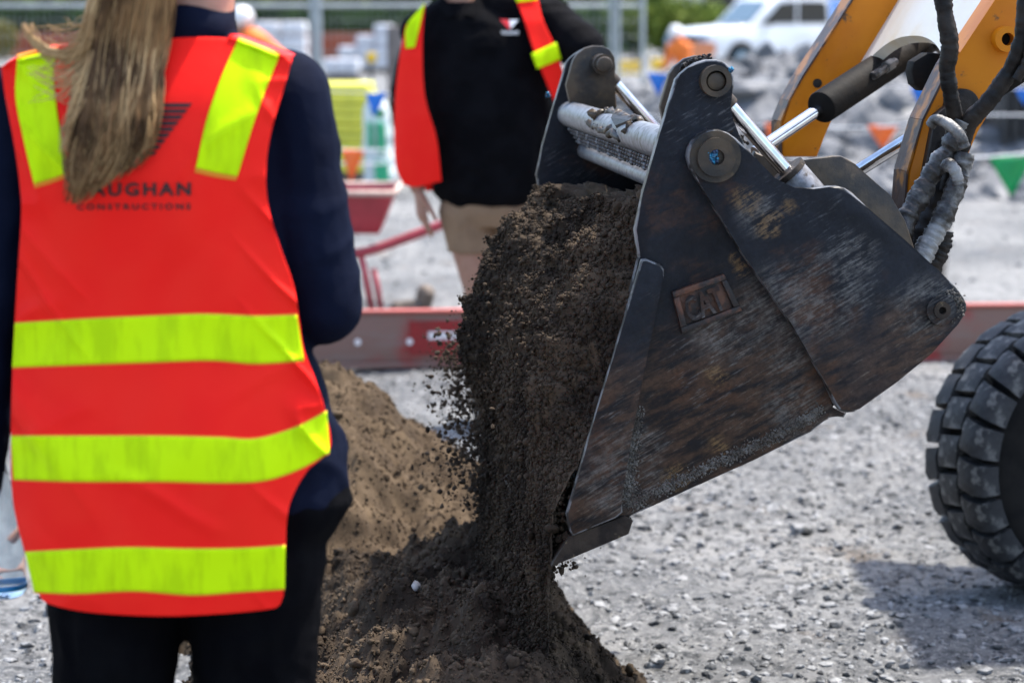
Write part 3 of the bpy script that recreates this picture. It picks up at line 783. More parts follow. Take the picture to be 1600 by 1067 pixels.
# cross plate between the arms with an arched lower edge
bm = bmesh.new(); NS, NTT = 28, 10
near0, near1 = lp(1478, 116, NA + 0.10), lp(1600, -75, NA + 0.10)
far0, far1 = lp(1326, 128, FA), lp(1440, -60, FA)
def cplate(s, t, k):
    a0 = far0.lerp(near0, s); a1 = far1.lerp(near1, s)
    arch = 0.30 * (1 - abs(2 * s - 1) ** 2.6)
    d = (a1 - a0); tt = arch + (1 - arch) * t
    nrm = Vector((-0.80, 0.05, 0.6)).normalized()
    return a0 + d * tt + nrm * (0.02 * math.sin(math.pi * s) + k)
L0 = [[bm.verts.new(cplate(i / NS, j / NTT, 0.0)) for j in range(NTT + 1)] for i in range(NS + 1)]
L1 = [[bm.verts.new(cplate(i / NS, j / NTT, -0.022)) for j in range(NTT + 1)] for i in range(NS + 1)]
for i in range(NS):
    for j in range(NTT):
        bm.faces.new((L0[i][j], L0[i + 1][j], L0[i + 1][j + 1], L0[i][j + 1])); bm.faces.new((L1[i][j], L1[i][j + 1], L1[i + 1][j + 1], L1[i + 1][j]))
    bm.faces.new((L0[i][0], L1[i][0], L1[i + 1][0], L0[i + 1][0])); bm.faces.new((L0[i][NTT], L0[i + 1][NTT], L1[i + 1][NTT], L1[i][NTT]))
for i in (0, NS):
    for j in range(NTT): bm.faces.new((L0[i][j], L0[i][j + 1], L1[i][j + 1], L1[i][j]))
obj_bm('cross_plate', bm, M['glareyellow'], loader, auto=30)
# cross tube behind the arch
bm = bmesh.new(); cyl_(bm, lp(1400, 60, FA) + Vector((0.12, 0, 0)), lp(1550, 60, NA + 0.1) + Vector((0.05, 0, 0)), 0.055, n=28); obj_bm('arm_cross_tube', bm, M['greasy'], loader, auto=40)
# tilt cylinders
def tiltcyl(a, b, c, Ya, Yb, Yc, rr=0.016, rb=0.036):
    A, B, C = at_(*a, Ya), at_(*b, Yb), at_(*c, Yc)
    bm = bmesh.new(); cyl_(bm, B, C, rb, n=32, bevel=0.004); t = obj_bm('tilt_cylinder', bm, M['darksteel'], loader, auto=40)
    bm = bmesh.new(); cyl_(bm, A, B + (C - B) * 0.1, rr, n=28); obj_bm('rod', bm, M['chrome'], t, auto=40)
    bm = bmesh.new(); d = (C - B).normalized(); up = Vector((0, 0, 1)) - d * d.z
    q = B + (C - B) * 0.42 - AX * (rb + 0.006) + up * 0.004
    cyl_(bm, q - d * 0.03, q + d * 0.06, 0.011, n=14, bevel=0.002); cyl_(bm, q + d * 0.02, q + d * 0.045, 0.016, n=6, bevel=0.002); obj_bm('hose_fitting', bm, M['muddyhose'], t, auto=40)
    return t
tiltcyl((1180, 238), (1283, 168), (1475, 42), 6.02, 6.12, 6.55, 0.016, 0.042)
tiltcyl((1325, 276), (1440, 205), (1600, 100), 5.86, 5.80, 5.72)
# bracket lobe beside the near cylinder
bm = bmesh.new(); prism(bm, [lp(x, y, 5.85) for x, y in ((1428, 96), (1450, 82), (1475, 84), (1480, 110), (1462, 122), (1455, 138), (1440, 142), (1428, 132), (1424, 112))], AX * 0.05, 0.006)
obj_bm('bracket', bm, M['darksteel'], loader, auto=35)
# hoses and their bent guards
def hose(pts, r, mat='hose', name='hydraulic_hose', wob=0.06, n=14, rib=0.05):
    P = smoothpts([at_(x, y, Y) for x, y, Y in pts], 14); ph = random.random() * 6
    bm = bmesh.new(); tube_(bm, P, r, n, rf=lambda t: 1 + 2.2 * rib * float(vnoise(np.array([[t * 17 + ph, ph, 0.3]]), 5)[0]) + 1.2 * rib * float(vnoise(np.array([[t * 45 + ph, ph, 0.3]]), 6)[0]), wob=wob)
    return obj_bm(name, bm, M[mat], loader, smooth=True)
hose([(1472, -20, 5.40), (1476, 20, 5.40), (1484, 70, 5.40), (1480, 110, 5.41), (1486, 150, 5.42), (1492, 195, 5.44), (1480, 250, 5.46)], 0.0185)
hose([(1604, -30, 5.36), (1600, 30, 5.36), (1594, 75, 5.37), (1572, 120, 5.39), (1543, 160, 5.40), (1516, 190, 5.42), (1498, 240, 5.44), (1480, 300, 5.46)], 0.0195)
hose([(1612, -30, 5.34), (1610, 40, 5.34), (1606, 92, 5.35), (1588, 125, 5.36)], 0.012, 'bluegrease' if False else 'hose')
hose([(1505, 190, 5.43), (1485, 232, 5.43), (1456, 270, 5.42), (1438, 305, 5.40), (1420, 335, 5.38), (1405, 372, 5.36)], 0.0235, 'muddyhose', wob=0.12, rib=0.09)
hose([(1508, 240, 5.41), (1498, 280, 5.40), (1482, 320, 5.38), (1466, 355, 5.37), (1448, 385, 5.36), (1436, 415, 5.34)], 0.0225, 'muddyhose', wob=0.12, rib=0.09)
hose([(1492, 225, 5.50), (1470, 300, 5.50), (1448, 370, 5.50), (1440, 430, 5.50)], 0.030, 'hose')
hose([(1474, 360, 5.47), (1468, 390, 5.47), (1455, 420, 5.47)], 0.022, 'hose', wob=0.15)
hose([(1454, 196, 5.38), (1462, 187, 5.37), (1482, 194, 5.35), (1500, 212, 5.34), (1508, 231, 5.34)], 0.0125, 'muddyhose', 'hose_guard', rib=0.03)
hose([(1478, 262, 5.36), (1483, 256, 5.35), (1494, 270, 5.34), (1498, 288, 5.34)], 0.0135, 'muddyhose', 'hose_guard', rib=0.03)
# clutter plate between the hoses and the arm
bm = bmesh.new(); prism(bm, [lp(x, y, 5.52) for x, y in ((1462, 180), (1480, 165), (1505, 190), (1500, 250), (1470, 330), (1440, 400), (1425, 380), (1440, 300))], AX * 0.03, 0.004)
obj_bm('hose_bracket', bm, M['hose'], loader, auto=35)

# --- front wheel
WC = at(1722, 720, 5.85); WR = 0.362; WW = 0.26
AXW = Vector((-math.sin(R(20)), math.cos(R(20)), 0))      # the steered wheel's axle
XA = Vector((AXW.y, -AXW.x, 0))
wm = Matrix(((XA.x, AXW.x, 0), (XA.y, AXW.y, 0), (0, 0, 1)))
def lathe(bm, prof, n, close=True):
    rows = [[bm.verts.new(WC + wm @ Vector((r * math.cos(2 * math.pi * i / n), y, r * math.sin(2 * math.pi * i / n)))) for r, y in prof] for i in range(n)]
    for i in range(n):
        A, B = rows[i], rows[(i + 1) % n]
        for k in range(len(prof) - 1): bm.faces.new((A[k], A[k + 1], B[k + 1], B[k]))
bm = bmesh.new()
lathe(bm, [(0.19, 0.03), (0.205, 0.012), (0.235, 0.0), (0.27, -0.004), (0.30, 0.004), (0.318, 0.02), (0.326, 0.05), (0.328, 0.13), (0.326, 0.21), (0.318, 0.24), (0.30, 0.256), (0.25, 0.262), (0.20, 0.25), (0.19, 0.23)], 72)
tyre = obj_bm('tyre', bm, M['sidewall'], loader, smooth=True)
bm = bmesh.new()
lathe(bm, [(0.192, 0.028), (0.186, 0.024), (0.178, 0.03), (0.172, 0.06), (0.10, 0.075), (0.095, 0.05), (0.06, 0.045), (0.0005, 0.045)], 48)
obj_bm('rim', bm, M['rim'], tyre, smooth=True)
bm = bmesh.new()
for a in range(8):
    p = WC + wm @ Vector((0.125 * math.cos(a * math.pi / 4), 0.055, 0.125 * math.sin(a * math.pi / 4))); cyl(bm, p, p + AXW * 0.02, 0.011, n=6)
obj_bm('wheel_nuts', bm, M['rim'], tyre)
NB = 23
def block_mesh(y0, y1, skew, drop0, drop1, ln):
    """one rounded tread block at angle 0 (top), local wheel axes"""
    bm = bmesh.new(); NX, NY = 4, 5; top = []; bot = []
    for i in range(NX + 1):
        for j in range(NY + 1):
            s = i / NX - 0.5; t = j / NY; y = y0 + (y1 - y0) * t
            a = (s * ln + skew * (t - 0.5)) / WR
            e = min(t, 1 - t) * 2; dr = drop0 * max(0, 1 - t * 2.2) ** 1.6 + drop1 * max(0, t * 2.2 - 1.2) ** 1.6
            rr = WR - dr - 0.003 * (abs(2 * s)) ** 7 - 0.002 * (abs(2 * t - 1)) ** 7 + 0.002 * math.sin(s * 9 + t * 5)
            yy = y + (0.012 * 0)
            top.append(bm.verts.new((rr * math.sin(a), yy, rr * math.cos(a))))
            r2 = 0.316 - dr * 0.9
            a2 = a * 1.06
            bot.append(bm.verts.new((r2 * math.sin(a2), yy + (t - 0.5) * 0.006, r2 * math.cos(a2))))
    ix = lambda i, j: i * (NY + 1) + j
    for i in range(NX):
        for j in range(NY):
            bm.faces.new((top[ix(i, j)], top[ix(i + 1, j)], top[ix(i + 1, j + 1)], top[ix(i, j + 1)]))
    def side(seq):
        for a, b in zip(seq[:-1], seq[1:]): bm.faces.new((top[a], top[b], bot[b], bot[a]))
    side([ix(0, j) for j in range(NY + 1)]); side([ix(NX, j) for j in range(NY, -1, -1)])
    side([ix(i, NY) for i in range(NX + 1)]); side([ix(i, 0) for i in range(NX, -1, -1)])
    bmesh.ops.recalc_face_normals(bm, faces=bm.faces)
    me = bpy.data.meshes.new('tread_block'); bm.to_mesh(me); bm.free(); me.materials.append(M['rubber'])
    me.polygons.foreach_set('use_smooth', np.ones(len(me.polygons), dtype=bool))
    try: me.set_sharp_from_angle(angle=R(50))
    except Exception: pass
    return me
BL = 2 * math.pi * WR / NB
rows = [(block_mesh(-0.004, 0.078, 0.016, 0.022, 0.0, BL * 0.80), 0.0), (block_mesh(0.088, 0.172, -0.010, 0, 0, BL * 0.81), 0.5), (block_mesh(0.182, 0.264, -0.016, 0, 0.022, BL * 0.83), 0.0)]
for me, ph in rows:
    for k in range(NB):
        o = bpy.data.objects.new('tread_block', me); COL.objects.link(o); o.parent = tyre
        o.matrix_local = Matrix.Translation(WC - LROOT) @ wm.to_4x4() @ Matrix.Rotation(2 * math.pi * (k + ph) / NB + random.uniform(-0.004, 0.004), 4, 'Y')
# axle, frame, hood and canopy (unseen, added for shade; roof shaped for its shadow)
bm = bmesh.new(); cyl(bm, WC + AXW * 0.06, WC + AXW * 0.4 , 0.07, n=20); obj_bm('axle', bm, M['darksteel'], loader, auto=40)
def body_box(name, x0, x1, y0, y1, z0, z1, mat, bev=0.03):
    bm = bmesh.new(); box(bm, Vector(((x0 + x1) / 2, (y0 + y1) / 2, (z0 + z1) / 2)), (x1 - x0, y1 - y0, z1 - z0), bevel=bev); return obj_bm(name, bm, M[mat], loader, auto=35)
body_box('front_frame', 1.62, 2.35, 6.12, 6.86, 0.26, 0.72, 'darksteel'); body_box('arm_tower', 1.95, 2.3, 6.15, 6.85, 0.725, 1.55, 'yellow'); body_box('rear_frame', 2.36, 4.0, 6.05, 6.95, 0.35, 0.95, 'darksteel')
body_box('hood', 3.1, 4.1, 6.0, 7.0, 0.955, 1.5, 'yellow', 0.08); body_box('cab_floor', 2.4, 3.08, 5.95, 7.05, 0.955, 1.06, 'darksteel'); body_box('seat', 2.8, 3.05, 6.3, 6.7, 1.065, 1.5, 'darksteel', 0.05); body_box('shadow_canopy_roof', 1.80, 3.5, 5.80, 6.95, 2.2, 2.29, 'yellow')
for x, y in ((2.42, 5.98), (2.42, 7.0), (3.3, 5.98), (3.3, 7.0)):
    body_box('canopy_post', x, x + 0.07, y, y + 0.07, 1.065 if x < 3 else 1.505, 2.195, 'darksteel', 0.01)
for p in (Vector((3.55, 5.85, WC.z)), Vector((3.55, 7.1, WC.z))):
    o = tyre.copy(); COL.objects.link(o); o.parent = loader; o.location = p - WC
    for ch in list(tyre.children):
        if ch.name.startswith('tread_block'):
            continue
        c2 = ch.copy(); COL.objects.link(c2); c2.parent = o
# ------------------------------------------------------------------ people
def capsule(p0, r0, p1, r1, flat=1.0, side=None, n=16, rings=5):
    """closed tapered capsule; flat squeezes it at right angles to side"""
    p0 = Vector(p0); p1 = Vector(p1); d = (p1 - p0); L = d.length
    d = d.normalized() if L > 1e-9 else Vector((0, 0, 1))
    s = Vector(side) if side is not None else (Vector((1, 0, 0)) if abs(d.x) < 0.8 else Vector((0, 0, 1)))
    s = (s - d * s.dot(d)).normalized(); t = d.cross(s)
    V = []; Fc = []
    prof = []
    for i in range(rings + 1):
        a = math.pi / 2 * (1 - i / rings); prof.append((p0 - d * r0 * math.sin(a), r0 * math.cos(a)))
    for i in range(rings + 1):
        a = math.pi / 2 * i / rings; prof.append((p1 + d * r1 * math.sin(a), r1 * math.cos(a)))
    prof[0] = (prof[0][0], 1e-4); prof[-1] = (prof[-1][0], 1e-4)
    for c, r in prof:
        for k in range(n):
            a = 2 * math.pi * k / n
            V.append(c + s * (r * math.cos(a)) + t * (r * flat * math.sin(a)))
    m = len(prof)
    for i in range(m - 1):
        for k in range(n):
            Fc.append((i * n + k, i * n + (k + 1) % n, (i + 1) * n + (k + 1) % n, (i + 1) * n + k))
    Fc.append(tuple(range(n - 1, -1, -1))); Fc.append(tuple((m - 1) * n + k for k in range(n)))
    return V, Fc
def ellip(c, r, rot=None, n=18, m=12):
    c = Vector(c); V = []; Fc = []
    for i in range(m + 1):
        th = math.pi * i / m; sr = max(math.sin(th), 1e-3)
        for k in range(n):
            a = 2 * math.pi * k / n
            v = Vector((r[0] * sr * math.cos(a), r[1] * sr * math.sin(a), -r[2] * math.cos(th)))
            if rot is not None: v = rot @ v
            V.append(c + v)
    for i in range(m):
        for k in range(n): Fc.append((i * n + k, i * n + (k + 1) % n, (i + 1) * n + (k + 1) % n, (i + 1) * n + k))
    Fc.append(tuple(range(n - 1, -1, -1))); Fc.append(tuple(m * n + k for k in range(n)))
    return V, Fc
def loft(rings_):
    """closed surface through (centre, rx, ry) rings along z"""
    n = 28; V = []; Fc = []
    for c, rx, ry in rings_:
        for k in range(n):
            a = 2 * math.pi * k / n; ca, sa = math.cos(a), math.sin(a)
            e = 0.85
            V.append(Vector(c) + Vector((rx * math.copysign(abs(ca) ** e, ca), ry * math.copysign(abs(sa) ** e, sa), 0)))
    m = len(rings_)
    for i in range(m - 1):
        for k in range(n): Fc.append((i * n + k, i * n + (k + 1) % n, (i + 1) * n + (k + 1) % n, (i + 1) * n + k))
    Fc.append(tuple(range(n - 1, -1, -1))); Fc.append(tuple((m - 1) * n + k for k in range(n)))
    return V, Fc
def skinned(name, prims, voxel, mat, parent=None, smooth_it=6, folds=0.0, fscale=9, seed=0, xform=None):
    V = []; Fc = []
    for v, f in prims:
        b = len(V); V += [tuple(q) for q in v]; Fc += [tuple(i + b for i in q) for q in f]
    me = bpy.data.meshes.new(name); me.from_pydata(V, [], Fc); me.update()
    o = bpy.data.objects.new(name, me); COL.objects.link(o)
    md = o.modifiers.new('r', 'REMESH'); md.mode = 'VOXEL'; md.voxel_size = voxel
    ms = o.modifiers.new('s', 'SMOOTH'); ms.factor = 0.5; ms.iterations = smooth_it
    bpy.context.view_layer.update()
    dg = bpy.context.evaluated_depsgraph_get()
    m2 = bpy.data.meshes.new_from_object(o.evaluated_get(dg))
    bpy.data.objects.remove(o); bpy.data.meshes.remove(me)
    m2.name = name; m2.materials.clear()
    A = np.empty(len(m2.vertices) * 3); m2.vertices.foreach_get('co', A); A = A.reshape(-1, 3)
    if folds:
        N = np.empty(len(m2.vertices) * 3); m2.vertices.foreach_get('normal', N); N = N.reshape(-1, 3)
        Q = A * np.array([1, 1, 1.6])
        f = 1 - np.abs(vnoise(Q * fscale + 3.1 * vnoise(A * 3, seed + 1)[:, None], seed)) * 2
        A = A + N * (folds * (f * 0.6 + fbm(A, fscale * 2.2, 2, seed + 5) * 0.4))[:, None]
    A = A - np.array(woff(parent))
    m2.vertices.foreach_set('co', A.ravel()); m2.update()
    return link(name, m2, mat, parent, True)
def hand(w, d, palm, thumb, L=0.185, curl=0.35, spread=0.05):
    """wrist, pointing direction, palm normal, thumb-side direction"""
    w, d, palm, thumb = Vector(w), Vector(d).normalized(), Vector(palm).normalized(), Vector(thumb).normalized()
    P = []; k = L / 0.185
    P.append(capsule(w, 0.026 * k, w + d * 0.085 * k, 0.036 * k, 0.42, thumb))
    for i, (off, ln, r) in enumerate(((0.030, 0.075, 0.0088), (0.010, 0.083, 0.0092), (-0.011, 0.076, 0.0088), (-0.030, 0.060, 0.0078))):
        a = w + (d * (0.088 - abs(off - 0.008) * 0.25) + thumb * off) * k
        dd = (d + thumb * off * spread * 40).normalized(); c0 = curl * (0.8 + 0.15 * i)
        for j, fr in enumerate((0.46, 0.31, 0.23)):
            dd = (dd + palm * c0 * (0.6 if j == 0 else 1.0)).normalized()
            b = a + dd * ln * fr * k; P.append(capsule(a, r * k * (1 - 0.08 * j), b, r * k * (0.92 - 0.08 * j), n=10, rings=3)); a = b
    a = w + (d * 0.025 + thumb * 0.026) * k; dd = (d * 0.75 + thumb * 0.65 + palm * 0.2).normalized()
    for ln, r in ((0.042, 0.0125), (0.032, 0.0105), (0.026, 0.009)):
        b = a + dd * ln * k; P.append(capsule(a, r * k, b, r * 0.9 * k, n=10, rings=3)); a = b; dd = (dd + d * 0.35 + palm * 0.15).normalized()
    return P
def head_prims(c, f, s=1.0, neck_to=None):
    """c: centre of the skull, f: facing direction (horizontal)"""
    c = Vector(c); f = Vector(f).normalized(); r = Vector((f.y, -f.x, 0)); u = Vector((0, 0, 1))
    q = Matrix((r, f, u)).transposed()
    P = [ellip(c + u * 0.015 * s - f * 0.012 * s, (0.074 * s, 0.092 * s, 0.100 * s), q),
         ellip(c - u * 0.045 * s + f * 0.022 * s, (0.060 * s, 0.068 * s, 0.075 * s), q),
         ellip(c - u * 0.098 * s + f * 0.055 * s, (0.026 * s, 0.024 * s, 0.020 * s), q),
         capsule(c + f * 0.084 * s + u * 0.005 * s, 0.009 * s, c + f * 0.102 * s - u * 0.034 * s, 0.013 * s),
         capsule(c + f * 0.081 * s - u * 0.066 * s - r * 0.018 * s, 0.007 * s, c + f * 0.081 * s - u * 0.066 * s + r * 0.018 * s, 0.007 * s),
         capsule(c + f * 0.078 * s + u * 0.028 * s - r * 0.045 * s, 0.010 * s, c + f * 0.078 * s + u * 0.028 * s + r * 0.045 * s, 0.010 * s)]
    for k in (-1, 1):
        P.append(ellip(c + r * k * 0.076 * s - u * 0.012 * s - f * 0.005 * s, (0.010 * s, 0.020 * s, 0.032 * s), q))
    if neck_to is not None:
        P.append(capsule(c - u * 0.06 * s - f * 0.015 * s, 0.055 * s, neck_to, 0.060 * s))
    return P
def eyes(parent, c, f, s=1.0):
    c = Vector(c); f = Vector(f).normalized(); r = Vector((f.y, -f.x, 0))
    for k in (-1, 1):
        V, Fc = ellip(c + f * 0.076 * s + r * k * 0.031 * s + Vector((0, 0, 0.006 * s)), (0.011 * s, 0.011 * s, 0.009 * s)); obj('eye', V, Fc, M['white'], parent, True)
        V, Fc = ellip(c + f * 0.0855 * s + r * k * 0.031 * s + Vector((0, 0, 0.006 * s)), (0.005 * s, 0.004 * s, 0.005 * s)); obj('pupil', V, Fc, M['ink'], parent, True)
def boot_prims(h, t, s=1.0):
    """h: heel/ankle ground point, t: toe direction"""
    h = Vector(h); t = Vector(t).normalized(); u = Vector((0, 0, 1))
    return [capsule(h + u * 0.045 * s, 0.042 * s, h + t * 0.17 * s + u * 0.04 * s, 0.042 * s, 0.85), capsule(h + u * 0.05 * s, 0.05 * s, h + u * 0.17 * s, 0.056 * s)]

# ---- coons patch in photograph coordinates on the back (or front) of a body
def curve(pts):
    P = np.array(pts, float)
    if len(P) > 2:
        P3 = smoothpts([Vector((a, b, 0)) for a, b in P], 12); P = np.array([[p.x, p.y] for p in P3])
    L = np.concatenate([[0], np.cumsum(np.hypot(*np.diff(P, axis=0).T))]); L /= L[-1]
    return lambda t: np.stack([np.interp(t, L, P[:, 0]), np.interp(t, L, P[:, 1])], -1)
def coons(top, bot, left, right, nu, nv):
    T, B, Lc, Rc = curve(top), curve(bot), curve(left), curve(right)
    u, v = np.meshgrid(np.linspace(0, 1, nu), np.linspace(0, 1, nv), indexing='ij'); u = u.ravel(); v = v.ravel()
    t, b, l, r = T(u), B(u), Lc(v), Rc(v)
    c00, c10, c01, c11 = T(np.array([0.]))[0], T(np.array([1.]))[0], B(np.array([0.]))[0], B(np.array([1.]))[0]
    U = u[:, None]; W = v[:, None]
    return (1 - W) * t + W * b + (1 - U) * l + U * r - ((1 - U) * (1 - W) * c00 + U * (1 - W) * c10 + (1 - U) * W * c01 + U * W * c11), u, v
def cloth(name, grid, nu, nv, depth, mat, parent, off=0.0, th=0.003, kind=None):
    """grid of photo pixels laid on depth(x, z) (world Y), with thickness"""
    rx = (grid[:, 0] - 800) / F; rv = (533 - grid[:, 1]) / F
    D = np.stack([rx, CP + rv * SP, -SP + rv * CP], -1); D /= D[:, 1:2]
    Y = np.full(len(D), depth.y0)
    for _ in range(4):
        X = D[:, 0] * Y; Z = CAMZ + D[:, 2] * Y; Y = depth(X, Z)
    Y = Y + off
    A = D * Y[:, None]; A[:, 2] += CAMZ
    Bk = D * (Y + th)[:, None]; Bk[:, 2] += CAMZ
    n = len(A); F1 = gridfaces(nu, nv); F2 = F1[:, ::-1] + n
    ed = []
    i0 = [j for j in range(nv)]; i1 = [(nu - 1) * nv + j for j in range(nv)]
    j0 = [i * nv for i in range(nu)]; j1 = [i * nv + nv - 1 for i in range(nu)]
    for s in (i0, i1, j0, j1):
        for a, b in zip(s[:-1], s[1:]): ed.append((a, b, b + n, a + n))
    me_faces = F1.tolist() + F2.tolist() + ed
    o = obj(name, np.concatenate([A, Bk]), me_faces, mat, parent, smooth=True, kind=kind)
    me = o.data; bm = bmesh.new(); bm.from_mesh(me); bmesh.ops.recalc_face_normals(bm, faces=bm.faces); bm.to_mesh(me); bm.free()
    return o

# =============== the woman seen from behind
WX, WY = -0.468, 3.30
WZ = np.linspace(0.4, 1.6, 241)
WD = np.interp(WZ, [0.55, 0.72, 0.85, 1.0, 1.15, 1.30, 1.38, 1.43], [0.115, 0.135, 0.140, 0.112, 0.122, 0.128, 0.095, 0.055])
kk_ = np.exp(-0.5 * (np.arange(-24, 25) / 8.0) ** 2); WD = np.convolve(np.pad(WD, 24, 'edge'), kk_ / kk_.sum(), 'valid')
def wd_depth(X, Z):
    z = np.clip((Z - 0.62) / 0.80, 0, 1)
    A = 0.262 - 0.02 * np.sin(z * math.pi)
    D = np.interp(Z, WZ, WD)
    cx = WX + np.interp(Z, [0.6, 0.9, 1.2, 1.45], [0.022, 0.012, 0.0, 0.0])
    q = np.clip(1 - ((X - cx) / A) ** 2, 0.02, 1)
    Y = WY - D * q ** 0.42
    P = np.stack([X, np.zeros_like(X), Z], -1)
    # folds: slack diagonal pulls at the sides, soft drape
    w = 0.0085 * vnoise(np.stack([X * 7 + Z * 4, X * 0, Z * 5 - X * 3], -1), 3) + 0.0024 * vnoise(np.stack([X * 22 - Z * 9, X * 0, Z * 11], -1), 4)
    side = np.clip((np.abs(X - cx) - 0.09) / 0.12, 0, 1)
    rid = 1 - np.abs(vnoise(np.stack([X * 15 + Z * 13, X * 0, Z * 7 + 2.0], -1), 8)) * 2.2
    w -= 0.015 * side * np.clip(rid, 0, 1) ** 2
    for zc, sl, aw in ((1.10, 0.35, 0.006), (1.28, -0.5, 0.005), (0.93, 0.2, 0.005), (0.80, -0.25, 0.005), (1.20, 0.9, 0.004)):
        w -= aw * np.exp(-((Z - zc - sl * (X - cx) - 0.02 * np.sin(X * 23 + zc * 9)) / 0.012) ** 2) * np.clip(0.25 + 0.9 * vnoise(np.stack([X * 6 + zc * 31, X * 0, Z * 3], -1), 12), 0, 1)
    return Y + w
wd_depth.y0 = 3.18
def wp(x, y, Y=WY): return at(x, y, Y)
hipL, hipR = wp(205, 830), wp(375, 830)
ankL, ankR = Vector((hipL.x - 0.02, WY + 0.02, 0.08)), Vector((hipR.x + 0.01, WY - 0.02, 0.08))
kneeL, kneeR = wp(176, 1075), wp(398, 1080); kneeL.z = 0.49; kneeR.z = 0.49
shL, shR = wp(20, 150), wp(446, 150)
elL, elR = wp(-20, 480, WY), wp(506, 478, WY)
wrL = wp(-58, 770, WY + 0.05); wrR = Vector((elR.x - 0.16, WY + 0.22, 1.06))
neck = Vector((WX + 0.032, WY, 1.42)); headc = Vector((WX + 0.045, WY + 0.03, 1.585)); face = Vector((0.35, 0.94, 0))
chestc = Vector((WX, WY, 1.22)); pelv = Vector((WX + 0.03, WY, 0.86))
body = []
body += head_prims(headc, face, 1.0, neck)
body += [loft([((WX + 0.03, WY, 0.76), 0.10, 0.07), ((WX + 0.03, WY, 0.84), 0.16, 0.10), ((WX + 0.012, WY, 1.02), 0.125, 0.085), ((WX, WY, 1.2), 0.145, 0.10), ((WX, WY, 1.33), 0.15, 0.09), ((WX + 0.02, WY, 1.41), 0.07, 0.06)])]
for h, k, a in ((hipL, kneeL, ankL), (hipR, kneeR, ankR)):
    body += [capsule(h, 0.082, k, 0.052), capsule(k, 0.052, a, 0.036)]
    body += boot_prims((a.x, a.y, 0), (0.1, 1, 0), 0.85)
for s, e, w in ((shL, elL, wrL), (shR, elR, wrR)):
    body += [capsule(s, 0.045, e, 0.036), capsule(e, 0.036, w, 0.026)]
body += hand(wrL, (0.02, 0.25, -1), (1, 0.2, 0), (0.1, 1, 0.05), 0.172, 0.55)
body += hand(wrR, (-0.75, 0.62, -0.1), (0, 0.1, -1), (0.5, 0.7, 0.1), 0.172, 0.3)
woman = skinned('person', body, 0.0062, M['skin'], None, 5)
tag(woman, 'person with long dark blond hair seen from behind in red and yellow safety vest', 'person')
eyes(woman, headc, face)
# trousers
tr = [loft([((WX + 0.035, WY, 0.70), 0.16, 0.10), ((WX + 0.042, WY, 0.78), 0.205, 0.108), ((WX + 0.034, WY, 0.86), 0.190, 0.10), ((WX + 0.02, WY, 0.98), 0.15, 0.08)])]
for h, k, a in ((wp(186, 860), kneeL, ankL), (wp(394, 860), kneeR, ankR)):
    tr += [capsule(h, 0.103, k, 0.082), capsule(k, 0.080, a + Vector((0, 0, 0.02)), 0.046)]
skinned('trousers', tr, 0.006, M['black'], woman, 5, 0.004, 12, 3)
for a in (ankL, ankR): skinned('boot', boot_prims((a.x, a.y, 0), (0.1, 1, 0), 0.98), 0.006, M['leather'], woman, 3)
# jacket
jk = [loft([((WX + 0.034, WY, 0.775), 0.207, 0.112), ((WX + 0.030, WY, 0.85), 0.212, 0.113), ((WX + 0.015, WY, 0.95), 0.190, 0.088), ((WX + 0.004, WY, 1.02), 0.180, 0.078), ((WX, WY, 1.16), 0.185, 0.085), ((WX, WY, 1.28), 0.188, 0.088), ((WX, WY, 1.355), 0.155, 0.065), ((WX + 0.03, WY, 1.41), 0.072, 0.050), ((WX + 0.028, WY + 0.004, 1.445), 0.056, 0.058)])]
jk += [capsule(shL - Vector((0, 0, 0.012)), 0.054, elL, 0.054), capsule(elL, 0.054, wrL + Vector((0, 0, -0.01)), 0.050), capsule(shL + Vector((0.1, 0, 0.0)), 0.048, shL - Vector((0, 0, 0.01)), 0.050)]
jk += [capsule(shR, 0.062, elR, 0.056), capsule(elR, 0.056, wrR + (elR - wrR) * 0.12, 0.042), capsule(shR - Vector((0.1, 0, 0.005)), 0.052, shR, 0.060)]
jacket = skinned('jacket', jk, 0.006, M['navy'], woman, 5, 0.0045, 10, 11)
# collar
bm = bmesh.new(); c0 = Vector((WX + 0.028, WY + 0.005, 1.402)); pts = []
for i, (z, r, g_) in enumerate(((0.0, 0.069, 0), (0.052, 0.064, 0), (0.055, 0.058, 0), (0.0, 0.061, 0))):
    pts.append([bm.verts.new(c0 + Vector((r * math.cos(a), r * 1.05 * math.sin(a), z + 0.004 * math.sin(3 * a)))) for a in [2 * math.pi * k / 40 for k in range(40)]])
for A_, B_ in zip(pts, pts[1:] + pts[:1]):
    for k in range(40): bm.faces.new((A_[k], A_[(k + 1) % 40], B_[(k + 1) % 40], B_[k]))
obj_bm('collar', bm, M['navy'], woman, smooth=True)
# vest: back panel
VL = [(2, 106), (8, 150), (22, 225), (31, 290), (33, 340), (26, 450), (20, 560), (17, 680), (20, 780), (38, 860), (60, 926)]
VR = [(457, 92), (440, 150), (424, 205), (416, 260), (419, 320), (438, 385), (460, 450), (474, 540), (492, 590), (508, 640), (516, 700), (480, 735), (452, 790), (446, 860), (443, 930)]
VT = [(2, 106), (40, 88), (100, 76), (180, 66), (260, 60), (330, 58), (368, 62), (410, 76), (457, 92)]
VB = [(60, 926), (75, 942), (140, 956), (250, 962), (350, 958), (420, 951), (436, 945), (443, 930)]
gv, _, _ = coons(VT, VB, VL, VR, 110, 170)
vest = cloth('vest', gv, 110, 170, wd_depth, M['vest'], woman)
